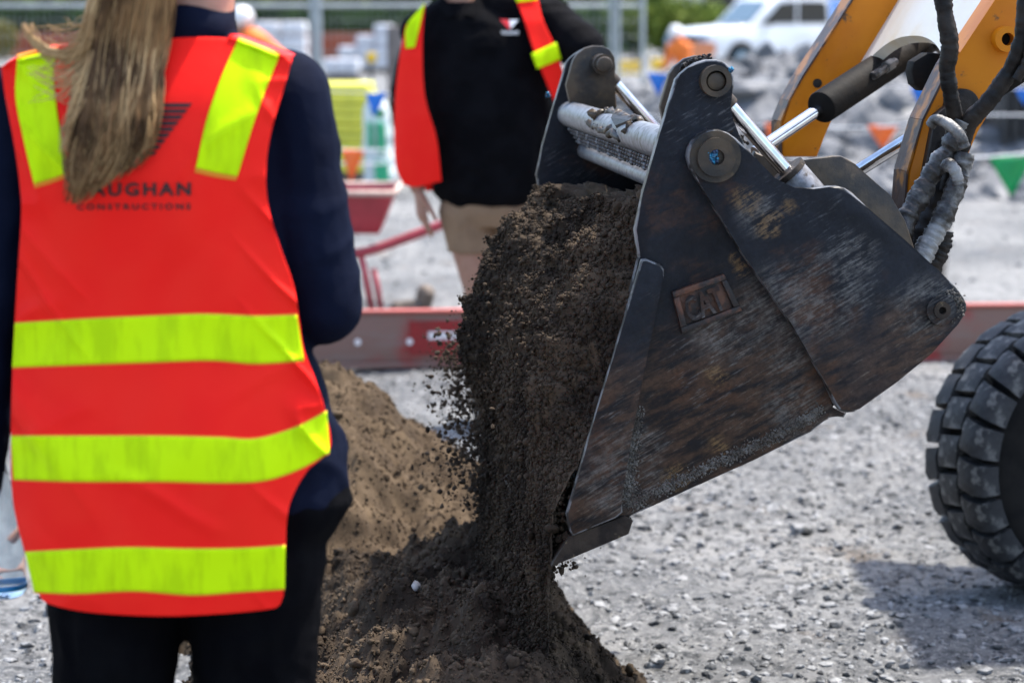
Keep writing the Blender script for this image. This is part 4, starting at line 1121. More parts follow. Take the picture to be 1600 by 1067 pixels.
# over-the-shoulder pieces and front panels
def shoulder_piece(name, xs_, ys_, mat, dx=0.0, lift=0.004):
    """strip from the back top edge over the shoulder and down the chest"""
    V = []; m = 14; n = len(xs_)
    for x, y in zip(xs_, ys_):
        p = at(x, y, 3.2); Yb = float(wd_depth(np.array([p.x]), np.array([p.z]))[0]) - (lift - 0.001); p = at(x, y, Yb)
        for j in range(m):
            a = math.pi * min(1, j / 7) ; 
            rad = (WY - Yb)
            yy = WY - rad * math.cos(a); zz = p.z + 0.006 * math.sin(a) - max(0, j - 7) * 0.035
            V.append((p.x + dx * j / m, yy - (0 if j < 8 else 0), zz))
    o = obj(name, V, gridfaces(n, m), mat, vest, smooth=True)
    md = o.modifiers.new('t', 'SOLIDIFY'); md.thickness = 0.003
    return o
shoulder_piece('shoulder_panel', list(np.linspace(3, 150, 14)), [105, 97, 91, 87, 84, 81, 78, 76, 74, 72, 71, 70, 69, 68], M['vest'])
shoulder_piece('shoulder_panel', list(np.linspace(356, 456, 14)), [60, 61, 63, 65, 68, 71, 73, 76, 79, 82, 84.5, 87, 89.5, 92], M['vest'])
# tape: three bands and two shoulder straps
def tape(top, bot, left, right, nu=90, nv=14, off=-0.0022):
    gt, _, _ = coons(top, bot, left, right, nu, nv)
    # narrow orange seam behind the tape
    cx, cy = gt.mean(0)
    gs = gt.copy().reshape(nu, nv, 2)
    gs[:, 0] += (gs[:, 0] - gs[:, -1]) * 0.035; gs[:, -1] += (gs[:, -1] - gs[:, 0]) * 0.035
    cloth('tape_seam', gs.reshape(-1, 2), nu, nv, wd_depth, M['piping'], vest, off * 0.5, 0.001)
    return cloth('reflective_tape', gt, nu, nv, wd_depth, M['tape'], vest, off, 0.001)
tape([(23, 505), (120, 499), (230, 494), (320, 491), (400, 494), (464, 492)], [(19, 573), (120, 569), (230, 565), (330, 562), (400, 567), (475, 562)], [(23, 505), (19, 573)], [(464, 492), (475, 562)])
tape([(17, 681), (120, 681), (250, 681), (340, 683), (400, 685), (460, 668), (511, 642)], [(21, 748), (120, 751), (250, 751), (340, 753), (410, 750), (465, 733), (515, 706)], [(17, 681), (21, 748)], [(511, 642), (515, 706)])
tape([(39, 862), (120, 858), (200, 855), (300, 857), (380, 856), (446, 852)], [(53, 924), (120, 926), (210, 922), (300, 928), (380, 923), (445, 919)], [(39, 862), (53, 924)], [(446, 852), (445, 919)])
tape([(27, 92), (58, 84), (92, 79)], [(53, 287), (80, 279), (106, 270)], [(27, 92), (24, 150), (36, 215), (53, 287)], [(92, 79), (84, 110), (90, 180), (106, 270)], 20, 50)
tape([(371, 64), (402, 76), (436, 89)], [(306, 262), (340, 270), (371, 275)], [(371, 64), (346, 120), (322, 190), (306, 262)], [(436, 89), (415, 140), (394, 200), (371, 275)], 20, 50)
shoulder_piece('reflective_tape', list(np.linspace(28, 91, 8)), [95, 92, 89.5, 88, 86, 84, 82.5, 81], M['tape'], lift=0.010)
shoulder_piece('reflective_tape', list(np.linspace(371, 435, 8)), [64, 67, 70, 73.5, 77, 81, 84.5, 88], M['tape'], lift=0.010)
# front panels of the vest (on the far side)
for x0, x1 in ((WX - 0.16, WX - 0.03), (WX + 0.03, WX + 0.15)):
    V = []; nu, nv = 14, 24
    for i in range(nu):
        for j in range(nv):
            X = x0 + (x1 - x0) * i / (nu - 1); Z = 1.37 - 0.68 * j / (nv - 1)
            V.append((X, WY + 0.155 * max(0.02, 1 - ((X - WX) / 0.27) ** 2) ** 0.42 + 0.004 * math.sin(Z * 20 + X * 15), Z))
    o = obj('front_panel', V, gridfaces(nu, nv), M['vest'], vest, smooth=True); md = o.modifiers.new('t', 'SOLIDIFY'); md.thickness = 0.003
# printed lettering and striped triangle
def print_on(name, V, Fc, depth, mat, parent, off=-0.0030):
    V = np.asarray(V, float)
    rx = (V[:, 0] - 800) / F; rv = (533 - V[:, 1]) / F
    D = np.stack([rx, CP + rv * SP, -SP + rv * CP], -1); D /= D[:, 1:2]
    Y = np.full(len(D), depth.y0)
    for _ in range(4): Y = depth(D[:, 0] * Y, CAMZ + D[:, 2] * Y)
    A = D * (Y + off)[:, None]; A[:, 2] += CAMZ
    return obj(name, A, Fc, mat, parent)
def letters(s, x0, y0, x1, y1, spacing, offset, name, depth, mat, parent, tilt=0.0, off=-0.003):
    V, Fc = text_mesh(s, spacing, offset)
    W = np.stack([x0 + (x1 - x0) * V[:, 0], y1 - (y1 - y0) * V[:, 1] + tilt * V[:, 0]], -1)
    return print_on(name, W, Fc, depth, mat, parent, off)
letters('VAUGHAN', 118, 286, 298, 307, 1.28, 0.034, 'lettering', wd_depth, M['ink'], vest, -1.5)
letters('CONSTRUCTIONS', 120, 318.5, 298, 328, 1.5, 0.03, 'lettering', wd_depth, M['ink'], vest, -1.0)
V = []; Fc = []
for k in range(9):
    ya, yb = 161 + k * 9.4, 161 + k * 9.4 + 6.6
    f = lambda y: 64 * (1 - (y - 161) / 88)
    b = len(V); V += [(236 - f(ya), ya), (236 + f(ya), ya), (236 + f(yb), yb), (236 - f(yb), yb)]; Fc.append((b, b + 1, b + 2, b + 3))
print_on('striped_triangle', V, Fc, wd_depth, M['ink'], vest)
# hair: a mass of strands gathered to a tip
hr = np.random.default_rng(17)
def hair_obj(name, n, mat, wid, seed, stray=0):
    g = np.random.default_rng(seed); bm = bmesh.new()
    ky = np.array([-70, 0, 60, 120, 180, 230, 268, 298, 322]); kc = np.array([212, 209, 197, 187, 178, 172, 158, 140, 119]); kh = np.array([60, 61, 64, 60, 62, 60, 50, 28, 6])
    for i in range(n):
        a = g.uniform(-1, 1); a = math.copysign(abs(a) ** 0.8, a)
        d = g.uniform(0, 1); yend = 326 - (g.random() ** 1.7) * 150 - (8 + 55 * max(0, a))
        y0 = g.uniform(-75, -60); ph = g.uniform(0, 6.3); wa = g.uniform(3, 15) ; fr = g.uniform(0.016, 0.034)
        sh = g.normal(0, 0.05); cl = math.floor(a * 5) * 0.2 + 0.1
        pts = []
        for t in np.linspace(0, 1, 16):
            y = y0 + (yend - y0) * t
            c = np.interp(y, ky, kc); h = np.interp(y, ky, kh)
            aa = a + sh * t * 2; aa = aa * (1 - 0.35 * t ** 2) + cl * 0.35 * t ** 2
            x = c + aa * h + wa * math.sin(y * fr + ph) * t
            p = at(x, y, 3.1); Yb = float(wd_depth(np.array([p.x]), np.array([min(p.z, 1.40)]))[0]) if y > 60 else 3.225
            Yb = Yb if y > 60 else 3.225 * (1 - max(0, y) / 60) + (max(0, y) / 60) * float(wd_depth(np.array([p.x]), np.array([1.40]))[0])
            bul = 0.014 + 0.038 * math.sqrt(max(0, 1 - min(1, abs(aa)) ** 2)) * d * (1 - 0.6 * t)
            pts.append(at(x, y, Yb - bul))
        tube(bm, pts, wid * g.uniform(0.6, 1.3), 4, rf=lambda t: (1 - 0.75 * t ** 3))
    return obj_bm(name, bm, mat, woman, smooth=True)
h1 = hair_obj('hair', 620, M['hair'], 0.0019, 18)
tag(h1)
h2 = hair_obj('light_hair_strands', 300, M['hairlight'], 0.0012, 19)
# wind-blown wisps over the left of the picture
bm = bmesh.new()
for i in range(150):
    y0 = hr.uniform(20, 130); x0 = 142 - (y0 - 20) * 0.15
    L = hr.uniform(25, 95); s = hr.uniform(0.2, 1.0)
    if i < 74: q = [(x0 + 12, y0 - 30), (x0, y0), (x0 - L * 0.5, y0 + hr.uniform(5, 40)), (x0 - L, y0 + hr.uniform(10, 70) * s)]
    elif i < 128: q = [(x0 + 10, 20 + hr.uniform(-30, 40)), (118 + hr.uniform(-8, 8), 84 + hr.uniform(-10, 8)), (80 + hr.uniform(-12, 12), 82 + hr.uniform(-8, 6)), (58 + hr.uniform(-10, 6), 66 + hr.uniform(-8, 8)), (46 + hr.uniform(-14, 8), 46 + hr.uniform(-12, 12))]
    else: q = [(x0 + 10, 100 + hr.uniform(-30, 40)), (112 + hr.uniform(-6, 6), 170 + hr.uniform(-10, 20)), (104 + hr.uniform(-10, 8), 205 + hr.uniform(-10, 16)), (98 + hr.uniform(-6, 6), 236 + hr.uniform(-10, 10))]
    pts = []
    for x, y in q:
        p = at(x, y, 3.1); Yb = float(wd_depth(np.array([p.x]), np.array([min(p.z, 1.39)]))[0]); pts.append(at(x, y, Yb - 0.022 - hr.uniform(0, 0.012)))
    tube(bm, smoothpts(pts, 6), 0.0012, 4, rf=lambda t: 1 - 0.7 * t)
obj_bm('loose_hair_wisps', bm, M['hairlight'], woman, smooth=True)
# crown of the hair over the skull (above the picture)
skinned('crown_hair', [ellip(headc + Vector((0, 0, 0.02)) - face * 0.02, (0.086, 0.102, 0.108)), capsule(headc - face * 0.05, 0.075, Vector((wp(212, -40).x, 3.235, 1.50)), 0.042)], 0.007, M['hair'], woman, 4)
# clear plastic bottle in her hand
t = NT('clear blue plastic'); t.color((0.80, 0.90, 0.97)); M['clear'] = t.done(0.06, **{'Transmission Weight': 0.85, 'IOR': 1.25})
bc = at(6, 930, 3.36); bt = at(0, 800, 3.36)
bm = bmesh.new(); bd = (bt - bc).normalized(); bl = (bt - bc).length
prof = [(0.0005, 0.006), (0.024, 0.0), (0.031, 0.004), (0.033, 0.012), (0.032, 0.03), (0.0325, 0.05), (0.0315, 0.055), (0.0325, 0.06), (0.0325, 0.10), (0.030, 0.13), (0.022, 0.155), (0.013, 0.172), (0.0125, 0.19), (0.0005, 0.191)]
qm = bd.to_track_quat('Z', 'Y').to_matrix(); rows_ = []
for r, z in prof: rows_.append([bm.verts.new(bc + qm @ Vector((r * math.cos(a), r * math.sin(a), z))) for a in [2 * math.pi * k / 32 for k in range(32)]])
for A_, B_ in zip(rows_[:-1], rows_[1:]):
    for k in range(32): bm.faces.new((A_[k], A_[(k + 1) % 32], B_[(k + 1) % 32], B_[k]))
bottle = obj_bm('bottle', bm, M['clear'], None, smooth=True)
tag(bottle, 'clear bluish plastic bottle held low in the left hand of the person with long hair', 'bottle')
bm = bmesh.new(); ring(bm, bc + bd * 0.012, bc + bd * 0.020, 0.0335, 0.031, 32)
M['bluering'] = pm('blue plastic', (0.02, 0.22, 0.50), rough=0.3)
obj_bm('blue_band', bm, M['bluering'], bottle, smooth=True)

# =============== the man in the black polo shirt
MYc = 8.5
def mp(x, y, dY=0.0): return at(x, y, MYc + dY)
fdir = Vector((0.05, -1, 0))
mneck = mp(718, 2); mhead = mp(716, -66); 
msL, msR = mp(652, 48), mp(846, 22)
meL, mwL = mp(640, 175, 0.06), mp(652, 290, -0.02)
meR, mwR = mp(928, 92, -0.12), mp(915, 178, -0.32)
mhL, mhR = mp(727, 330), mp(812, 330)
mkL, mkR = mp(752, 455, -0.03), mp(832, 460, 0.03); maL = Vector((mkL.x + 0.01, MYc + 0.05, 0.09)); maR = Vector((mkR.x + 0.02, MYc + 0.08, 0.09))
mb = head_prims(mhead, fdir, 1.06, mneck)
mb += [loft([(mp(768, 345), 0.13, 0.09), (mp(766, 300), 0.165, 0.11), (mp(756, 220), 0.175, 0.12), (mp(748, 120), 0.185, 0.125), (mp(742, 45), 0.185, 0.10), (mp(728, 10), 0.07, 0.065)])]
for h, k, a in ((mhL, mkL, maL), (mhR, mkR, maR)):
    mb += [capsule(h, 0.088, k, 0.060), capsule(k + Vector((0, 0.01, -0.03)), 0.057, k.lerp(a, 0.4) + Vector((0, 0.02, 0)), 0.058), capsule(k.lerp(a, 0.4), 0.056, a, 0.038)]
    mb += boot_prims((a.x, a.y, 0), fdir, 0.9)
for s, e, w in ((msL, meL, mwL), (msR, meR, mwR)):
    mb += [capsule(s, 0.055, e, 0.043), capsule(e, 0.045, w, 0.030)]
mb += hand(mwL, (0.16, -0.12, -1), (0.75, 0.55, 0), (0.35, -0.9, -0.05), 0.20, 0.22)
mb += hand(mwR, (-0.25, -0.1, -1), (0.6, 0.7, 0), (0.6, -0.7, 0), 0.20, 0.3)
man = skinned('person', mb, 0.0065, M['skin'], None, 4)
tag(man, 'person in black polo shirt, khaki shorts and open red vest standing behind the bucket', 'person')
eyes(man, mhead, fdir, 1.06)
skinned('hair', [ellip(mhead + Vector((0, 0.012, 0.035)), (0.085, 0.10, 0.09))], 0.008, M['leather'], man, 3)
sh = [loft([(mp(768, 322), 0.160, 0.125), (mp(768, 300), 0.205, 0.150), (mp(768, 235), 0.225, 0.165), (mp(764, 180), 0.232, 0.165), (mp(760, 110), 0.232, 0.145), (mp(750, 60), 0.215, 0.120), (mp(740, 28), 0.155, 0.095), (mp(724, 2), 0.075, 0.072)])]
sh += [capsule(msL + Vector((0.03, 0, 0)), 0.072, msL.lerp(meL, 0.75), 0.072), capsule(msR - Vector((0.06, 0, -0.01)), 0.085, msR.lerp(meR, 0.30), 0.085), capsule(msR, 0.080, msR.lerp(meR, 0.78), 0.082), capsule(mp(700, 20), 0.06, msL, 0.066), capsule(mp(770, 10), 0.07, msR, 0.078)]
shirt = skinned('polo_shirt', sh, 0.0068, M['shirt'], man, 4, 0.007, 7, 23)
# shirt collar: two flaps and the placket
for x0, x1, xm in ((690, 716, 700), (748, 724, 742)):
    bm = bmesh.new(); Yc = MYc - 0.105
    prism(bm, [at(x0, -8, Yc + 0.06), at(x1, 22, Yc - 0.005), at(xm, 28, Yc), at(x0 - (6 if x0 < 720 else -6), 12, Yc + 0.05)], Vector((0, 0.006, 0)), 0.002); obj_bm('shirt_collar', bm, M['shirt'], shirt, auto=30)
sk = [loft([(mp(768, 352), 0.145, 0.11), (mp(768, 330), 0.170, 0.128), (mp(768, 300), 0.175, 0.13), (mp(766, 270), 0.165, 0.12)])]
for h, x, y in ((mhL, 742, 392), (mhR, 818, 392)):
    e = mp(x, y); sk += [loft([((e.x, e.y, e.z), 0.092, 0.095), ((e.x * 0.9 + h.x * 0.1, e.y, e.z + 0.02), 0.095, 0.098), ((h.x, h.y, h.z), 0.095, 0.11), ((h.x, h.y, h.z + 0.06), 0.08, 0.1)])]
skinned('shorts', sk, 0.006, M['khaki'], man, 2, 0.004, 9, 31)
for a in (maL, maR): skinned('boot', boot_prims((a.x, a.y, 0), fdir, 1.05), 0.007, M['leather'], man, 3)
# open vest
def md_depth(X, Z):
    cx = -0.10
    D = np.interp(Z, [0.7, 0.9, 1.1, 1.3, 1.42, 1.5], [0.13, 0.165, 0.182, 0.170, 0.135, 0.09])
    q = np.clip(1 - ((X - cx) / 0.34) ** 2, 0.03, 1)
    return MYc - D * q ** 0.45 - 0.006 + 0.010 * vnoise(np.stack([X * 14, X * 0, Z * 5], -1), 5)
md_depth.y0 = 8.33
gp, _, _ = coons([(634, 40), (664, 6)], [(630, 288), (650, 292), (690, 283)], [(634, 40), (624, 90), (617, 160), (617, 250), (630, 288)], [(664, 6), (660, 70), (664, 150), (682, 215), (690, 283)], 30, 70)
mvest = cloth('vest', gp, 30, 70, md_depth, M['vest'], man, -0.03, 0.004)
gp, _, _ = coons([(800, -14), (838, -14)], [(880, 190), (905, 180)], [(800, -14), (818, 30), (834, 80), (858, 140), (880, 190)], [(838, -14), (848, 30), (868, 75), (886, 130), (905, 180)], 16, 60)
cloth('front_panel', gp, 16, 60, md_depth, M['vest'], mvest, -0.03, 0.004)
gp, _, _ = coons([(638, 34), (664, 4)], [(634, 76), (648, 74)], [(638, 34), (633, 50), (634, 76)], [(664, 4), (656, 40), (648, 74)], 10, 20)
cloth('reflective_tape', gp, 10, 20, md_depth, M['tape'], mvest, -0.038, 0.003)
gp, _, _ = coons([(830, 84), (869, 66)], [(839, 108), (877, 92)], [(830, 84), (839, 108)], [(869, 66), (877, 92)], 12, 8)
cloth('reflective_tape', gp, 12, 8, md_depth, M['tape'], mvest, -0.038, 0.003)
gp, _, _ = coons([(798, -14), (836, -14)], [(808, 4), (840, 0)], [(798, -14), (808, 4)], [(836, -14), (840, 0)], 12, 8)
cloth('reflective_tape', gp, 12, 8, md_depth, M['tape'], mvest, -0.038, 0.003)
V = []; nu, nv = 20, 20
for i in range(nu):
    for j in range(nv):
        X = -0.10 + 0.42 * (i / (nu - 1) - 0.5); Z = 1.44 - 0.62 * j / (nv - 1); V.append((X, MYc + 0.165 * max(0.02, 1 - ((X + 0.10) / 0.30) ** 2) ** 0.42, Z))
o = obj('back_panel', V, gridfaces(nu, nv), M['vest'], mvest, smooth=True); o.modifiers.new('t', 'SOLIDIFY').thickness = 0.003
# chest emblem
M['redprint'] = pm('red print', (0.75, 0.02, 0.03)); M['whiteprint'] = pm('white print', (0.85, 0.85, 0.85))
print_on('emblem', [(781, 30), (795, 31), (797, 45), (794, 45)], [(0, 1, 2, 3)], md_depth, M['redprint'], shirt, -0.022)
print_on('emblem', [(795.5, 31), (810, 31), (798, 45)], [(0, 1, 2)], md_depth, M['whiteprint'], shirt, -0.022)
letters('VAUGHAN', 783, 48, 810, 54, 1.1, 0.02, 'lettering', md_depth, M['whiteprint'], shirt, 0.0, -0.022)
# ------------------------------------------------------------------ behind: beam, barrow, boot, bunting, rubble, pallets, fence, hedge, truck
def gpt(x, y):
    d = ray(x, y); return Vector((0, 0, CAMZ)) + d * (-CAMZ / d.z)
def beam_mat():
    t = NT('scraped red steel'); b = t.noise(1.3, 5, 0.6); s = t.noise(1, 6, 0.65, t.mapping((5, 5, 26)))
    c = t.mix(t.step(b, 0.46, 0.56), (0.21, 0.125, 0.10), (0.30, 0.022, 0.020)); c = t.mix(t.math('MULTIPLY', t.step(s, 0.52, 0.66), 0.6), c, (0.21, 0.16, 0.14)); t.color(c)
    return t.done(0.65)
M['beam'] = beam_mat()
M['redpaint'] = pm('red paint', (0.30, 0.012, 0.014), (0.22, 0.016, 0.016), 7, 0.5); M['paleRed'] = pm('faded red lip', (0.50, 0.11, 0.085), (0.36, 0.09, 0.07), 5, 0.6)
p0, p1 = gpt(330, 578), gpt(1760, 560)
bdir = (p1 - p0).normalized(); bn = Vector((bdir.y, -bdir.x, 0))
H = 0.205
def beampr(bm, s0, s1, o0, o1, z0, z1, bev=0.006):
    a, b = p0 + bdir * s0, p0 + bdir * s1
    prism(bm, [a + bn * o0 + Vector((0, 0, z0)), b + bn * o0 + Vector((0, 0, z0)), b + bn * o0 + Vector((0, 0, z1)), a + bn * o0 + Vector((0, 0, z1))], bn * (o1 - o0), bev, 2)
LBM = (p1 - p0).length
bm = bmesh.new(); beampr(bm, 0, LBM, -0.03, 0.0, 0.025, H + 0.02); bmo = obj_bm('formwork_beam', bm, M['beam'], None, auto=35)
tag(bmo, 'long low red formwork beam scraped to bare steel lying across the gravel', 'beam')
bm = bmesh.new(); beampr(bm, 0, LBM, -0.045, 0.014, H + 0.021, H + 0.036); obj_bm('top_flange', bm, M['paleRed'], bmo, auto=35)
bm = bmesh.new(); beampr(bm, 0, LBM, -0.10, 0.020, 0.0, 0.024); obj_bm('bottom_flange', bm, M['beam'], bmo, auto=35)
def s_at(x):  # distance along the beam of a pixel column
    d = ray(x, 540); n = bn; o = Vector((0, 0, CAMZ)); return ((o + d * ((p0 - o).dot(n) / d.dot(n))) - p0).dot(bdir)
bm = bmesh.new(); beampr(bm, s_at(640), s_at(900), 0.0015, 0.006, 0.055, H - 0.01, 0.001); obj_bm('painted_panel', bm, M['redpaint'], bmo)
bm = bmesh.new(); beampr(bm, s_at(669), s_at(722), 0.007, 0.009, 0.118, 0.150, 0.0005); obj_bm('label_strip', bm, M['white'], bmo)
bm = bmesh.new()
for x in (559, 640, 1120): cyl(bm, p0 + bdir * s_at(x) + Vector((0, 0, 0.11)) + bn * 0.0, p0 + bdir * s_at(x) + Vector((0, 0, 0.11)) + bn * 0.012, 0.013, n=14)
obj_bm('bolts', bm, M['white'], bmo, auto=40)
# wheelbarrow
BYY = 11.6
M['barrow'] = pm('faded red tray', (0.42, 0.045, 0.06), (0.30, 0.035, 0.045), 6, 0.5); M['dustlip'] = pm('dusty lip', (0.55, 0.45, 0.38), (0.42, 0.28, 0.24), 9, 0.8)
wbr = gpt(575, 490); wb = empty('wheelbarrow', (wbr.x, wbr.y, 0), 'red wheelbarrow standing behind the red beam beside the elbow of the person', 'wheelbarrow')
def bw(x, y, d=0.0): return at(x, y, BYY + d)
def frustum(bm, top, bot, zt, zb):
    A = [bm.verts.new(p) for p in top]; B = [bm.verts.new(p) for p in bot]
    for i in range(4): bm.faces.new((A[i], A[(i + 1) % 4], B[(i + 1) % 4], B[i]))
    bm.faces.new(B[::-1])
t0, t1 = bw(430, 302), bw(616, 302); b0, b1 = bw(470, 368), bw(590, 368)
dv = Vector((0, 0.62, 0))
bm = bmesh.new(); frustum(bm, [t0, t1, t1 + dv, t0 + dv], [b0 + dv * 0.15, b1 + dv * 0.15, b1 + dv * 0.85, b0 + dv * 0.85], 0, 0)
o = obj_bm('tray', bm, M['barrow'], wb); o.modifiers.new('t', 'SOLIDIFY').thickness = 0.008
bm = bmesh.new(); tube(bm, [t0, t1, t1 + dv, t0 + dv, t0], 0.016, 8); obj_bm('tray_rim', bm, M['dustlip'], wb, smooth=True)
for d in (0.02, 0.55):
    bm = bmesh.new(); tube(bm, smoothpts([bw(360, 440, d), bw(500, 404, d), bw(575, 392, d), bw(650, 366, d), bw(712, 342, d)], 6), 0.024, 10); obj_bm('handle', bm, M['barrow'], wb, smooth=True)
    bm = bmesh.new(); tube(bm, [bw(563, 394, d), bw(572, 436, d), bw(583, 494, d)], 0.017, 8); tube(bm, [bw(583, 420, d), bw(590, 450, d), bw(597, 494, d)], 0.015, 8); tube(bm, [bw(578, 494, d), bw(600, 494, d)], 0.014, 8); obj_bm('leg', bm, M['barrow'], wb, smooth=True)
c = bw(395, 452, 0.28); bm = bmesh.new(); 
rr_ = [(0.10, -0.035), (0.16, -0.04), (0.19, -0.02), (0.195, 0), (0.19, 0.02), (0.16, 0.04), (0.10, 0.035)]
rw = [[bm.verts.new((c.x + r * math.cos(a), c.y + y, c.z + r * math.sin(a))) for r, y in rr_] for a in [2 * math.pi * k / 32 for k in range(32)]]
for i in range(32):
    for k in range(6): bm.faces.new((rw[i][k], rw[i][k + 1], rw[(i + 1) % 32][k + 1], rw[(i + 1) % 32][k]))
obj_bm('wheel', bm, M['sidewall'], wb, smooth=True)
# old boot behind the beam
bp0 = gpt(662, 492); bo = skinned('boot', [capsule(bp0 + Vector((-0.13, -0.01, 0.035)), 0.034, bp0 + Vector((0.0, 0, 0.04)), 0.036, 0.9), capsule(bp0 + Vector((0.0, 0, 0.05)), 0.04, bp0 + Vector((0.01, 0, 0.105)), 0.045), ellip(bp0 + Vector((-0.13, -0.01, 0.03)), (0.042, 0.036, 0.03))], 0.006, M['leather'], None, 3, 0.004, 20, 3)
tag(bo, 'worn brown work boot with a dark toe standing behind the red beam', 'boot')
bm = bmesh.new(); prism(bm, [bp0 + Vector((-0.175, -0.045, 0.002)), bp0 + Vector((0.045, -0.045, 0.002)), bp0 + Vector((0.045, 0.045, 0.002)), bp0 + Vector((-0.175, 0.045, 0.002))], Vector((0, 0, 0.014)), 0.004); obj_bm('sole', bm, M['black'], bo)
# bunting
FC = {'orange': pm('orange pennant', (0.90, 0.16, 0.02), (0.85, 0.13, 0.02), 5, 0.5), 'green': pm('green pennant', (0.0, 0.30, 0.075), (0.0, 0.25, 0.06), 5, 0.5), 'blue': pm('blue pennant', (0.01, 0.17, 0.62), (0.01, 0.15, 0.55), 5, 0.5)}
M['string'] = pm('white string', (0.75, 0.75, 0.75)); M['picket'] = pm('black steel picket', (0.012, 0.012, 0.013), (0.03, 0.028, 0.026), 12, 0.6)
def pennant(par, x0, y0, x1, y1, xm, ym, Y, colr):
    V = []; n = 8; a, b, c_ = at(x0, y0, Y), at(x1, y1, Y), at(xm, ym, Y)
    for i in range(n + 1):
        for j in range(n + 1):
            p = a.lerp(b, i / n).lerp(c_, j / n); p = p + Vector((0, 0.015 * math.sin(i * 0.9 + j * 0.5), 0)); V.append(p)
    o = obj('pennant', V, gridfaces(n + 1, n + 1), FC[colr], par, smooth=True); m = o.modifiers.new('t', 'SOLIDIFY'); m.thickness = 0.001
    return o
def bunting(label, pts, flags, r=0.006):
    P = [at(x, y, Y) for x, y, Y in pts]; root = empty('bunting', (P[0].x, P[0].y, 0), label, 'bunting', 'bunting strings across the site')
    bm = bmesh.new(); tube(bm, smoothpts(P, 8), r, 6); obj_bm('string', bm, M['string'], root, smooth=True)
    for f in flags: pennant(root, *f)
    return root
bunting('white bunting string with a green pennant at the right edge tied to a black picket', [(1484, 247, 14.6), (1540, 245, 14.8), (1600, 240, 15), (1760, 226, 15.6)], [(1545, 246, 1618, 243, 1580, 308, 14.85, 'green'), (1690, 235, 1745, 230, 1716, 290, 15.4, 'blue')])
bunting('white bunting string with red orange pennant sagging behind the loader arm', [(1000, 180, 19), (1180, 196, 18.3), (1300, 199, 17.8), (1400, 196, 17.4), (1520, 180, 17.0), (1700, 182, 16.8)], [(1354, 196, 1406, 195, 1380, 234, 17.5, 'orange'), (1195, 192, 1215, 196, 1203, 225, 18.2, 'orange')])
bunting('blue pennants hanging on a string in front of the grey rubble', [(860, 100, 14), (1020, 114, 13.8), (1240, 128, 13.5), (1440, 136, 13.3), (1640, 140, 13.1)], [(1011, 114, 1045, 115, 1028, 151, 13.8, 'blue'), (1422, 136, 1452, 136, 1437, 166, 13.3, 'blue'), (1585, 138, 1614, 138, 1600, 165, 13.2, 'blue')], 0.002)
bunting('double white bunting string with an orange pennant in front of the yellow boards', [(360, 222, 16.5), (480, 230, 16.2), (560, 234, 16), (680, 232, 15.8), (760, 226, 15.6)], [(532, 234, 571, 233, 549, 286, 16, 'orange')])
bunting('white bunting string with a blue pennant hanging over the green striped sack', [(380, 138, 15.2), (570, 145, 15.0), (606, 146, 15), (700, 140, 14.8)], [(570, 145, 605, 145, 584, 184, 15, 'blue'), (574, 172, 603, 172, 596, 186, 15.06, 'green')], 0.003)
bm = bmesh.new(); tube(bm, smoothpts([at(360, 246, 16.6), at(560, 256, 16.1), at(760, 250, 15.7)], 8), 0.006, 6); tag(obj_bm('string', bm, M['string'], None, smooth=True), 'plain white string running below the orange pennant', 'string')
# picket
pb = at(1489, 240, 13.7); pa = at(1468, 446, 13.1); pa.z = 0
bm = bmesh.new()
d = (pb - pa).normalized()
for k in range(3):
    a = k * 2.094 + 0.4; w = Vector((math.cos(a), math.sin(a), 0)); prism(bm, [pa - w * 0.002 + Vector((-w.y, w.x, 0)) * 0.005, pa + w * 0.034 + Vector((-w.y, w.x, 0)) * 0.005, pa + w * 0.034 - Vector((-w.y, w.x, 0)) * 0.005, pa - w * 0.002 - Vector((-w.y, w.x, 0)) * 0.005], pb - pa)
tag(obj_bm('picket', bm, M['picket'], None), 'leaning black steel picket behind the muddy loader hoses', 'picket')
# ridge of grey rubble on the right
def rub_h(X, Y):
    P = np.stack([X, Y, np.zeros_like(X)], -1)
    prof = np.interp(X, [0.2, 0.9, 1.6, 2.6, 3.6, 5, 7, 10, 12], [-0.05, 0.35, 0.78, 0.92, 0.98, 0.92, 0.90, 0.8, -0.05])
    sh_ = np.clip(1 - np.abs((Y - 23.5) / 4.6) ** 1.5, -0.3, 1)
    return prof * sh_ + (0.16 * fbm(P, 0.9, 4, 201) + 0.07 * fbm(P, 3.5, 3, 205)) * np.clip(sh_ * 2, 0, 1)
xs_, ys_ = np.arange(0.0, 12, 0.06), np.arange(18.0, 29, 0.06)
X, Y = np.meshgrid(xs_, ys_, indexing='ij'); X = X.ravel(); Y = Y.ravel()
rb_ = obj('rubble_heap', np.stack([X, Y, rub_h(X, Y)], -1), gridfaces(len(xs_), len(ys_)), M['rubble'], smooth=True); tag(rb_, 'long grey heap of broken rubble behind the loader arms', 'rubble heap')
g = np.random.default_rng(77); n = 3500; cx = g.uniform(0.3, 11, n); cy = g.uniform(18.6, 26, n); cz = rub_h(cx, cy); S = 0.03 * (0.22 / 0.03) ** (g.random(n) ** 2.5)
V, Fc = clods(np.stack([cx, cy, cz], -1), S, ICO0, (0.6, 1.4), 78, 0.7); obj('rubble_stones', V, Fc, M['rubble'], rb_, kind='stuff')
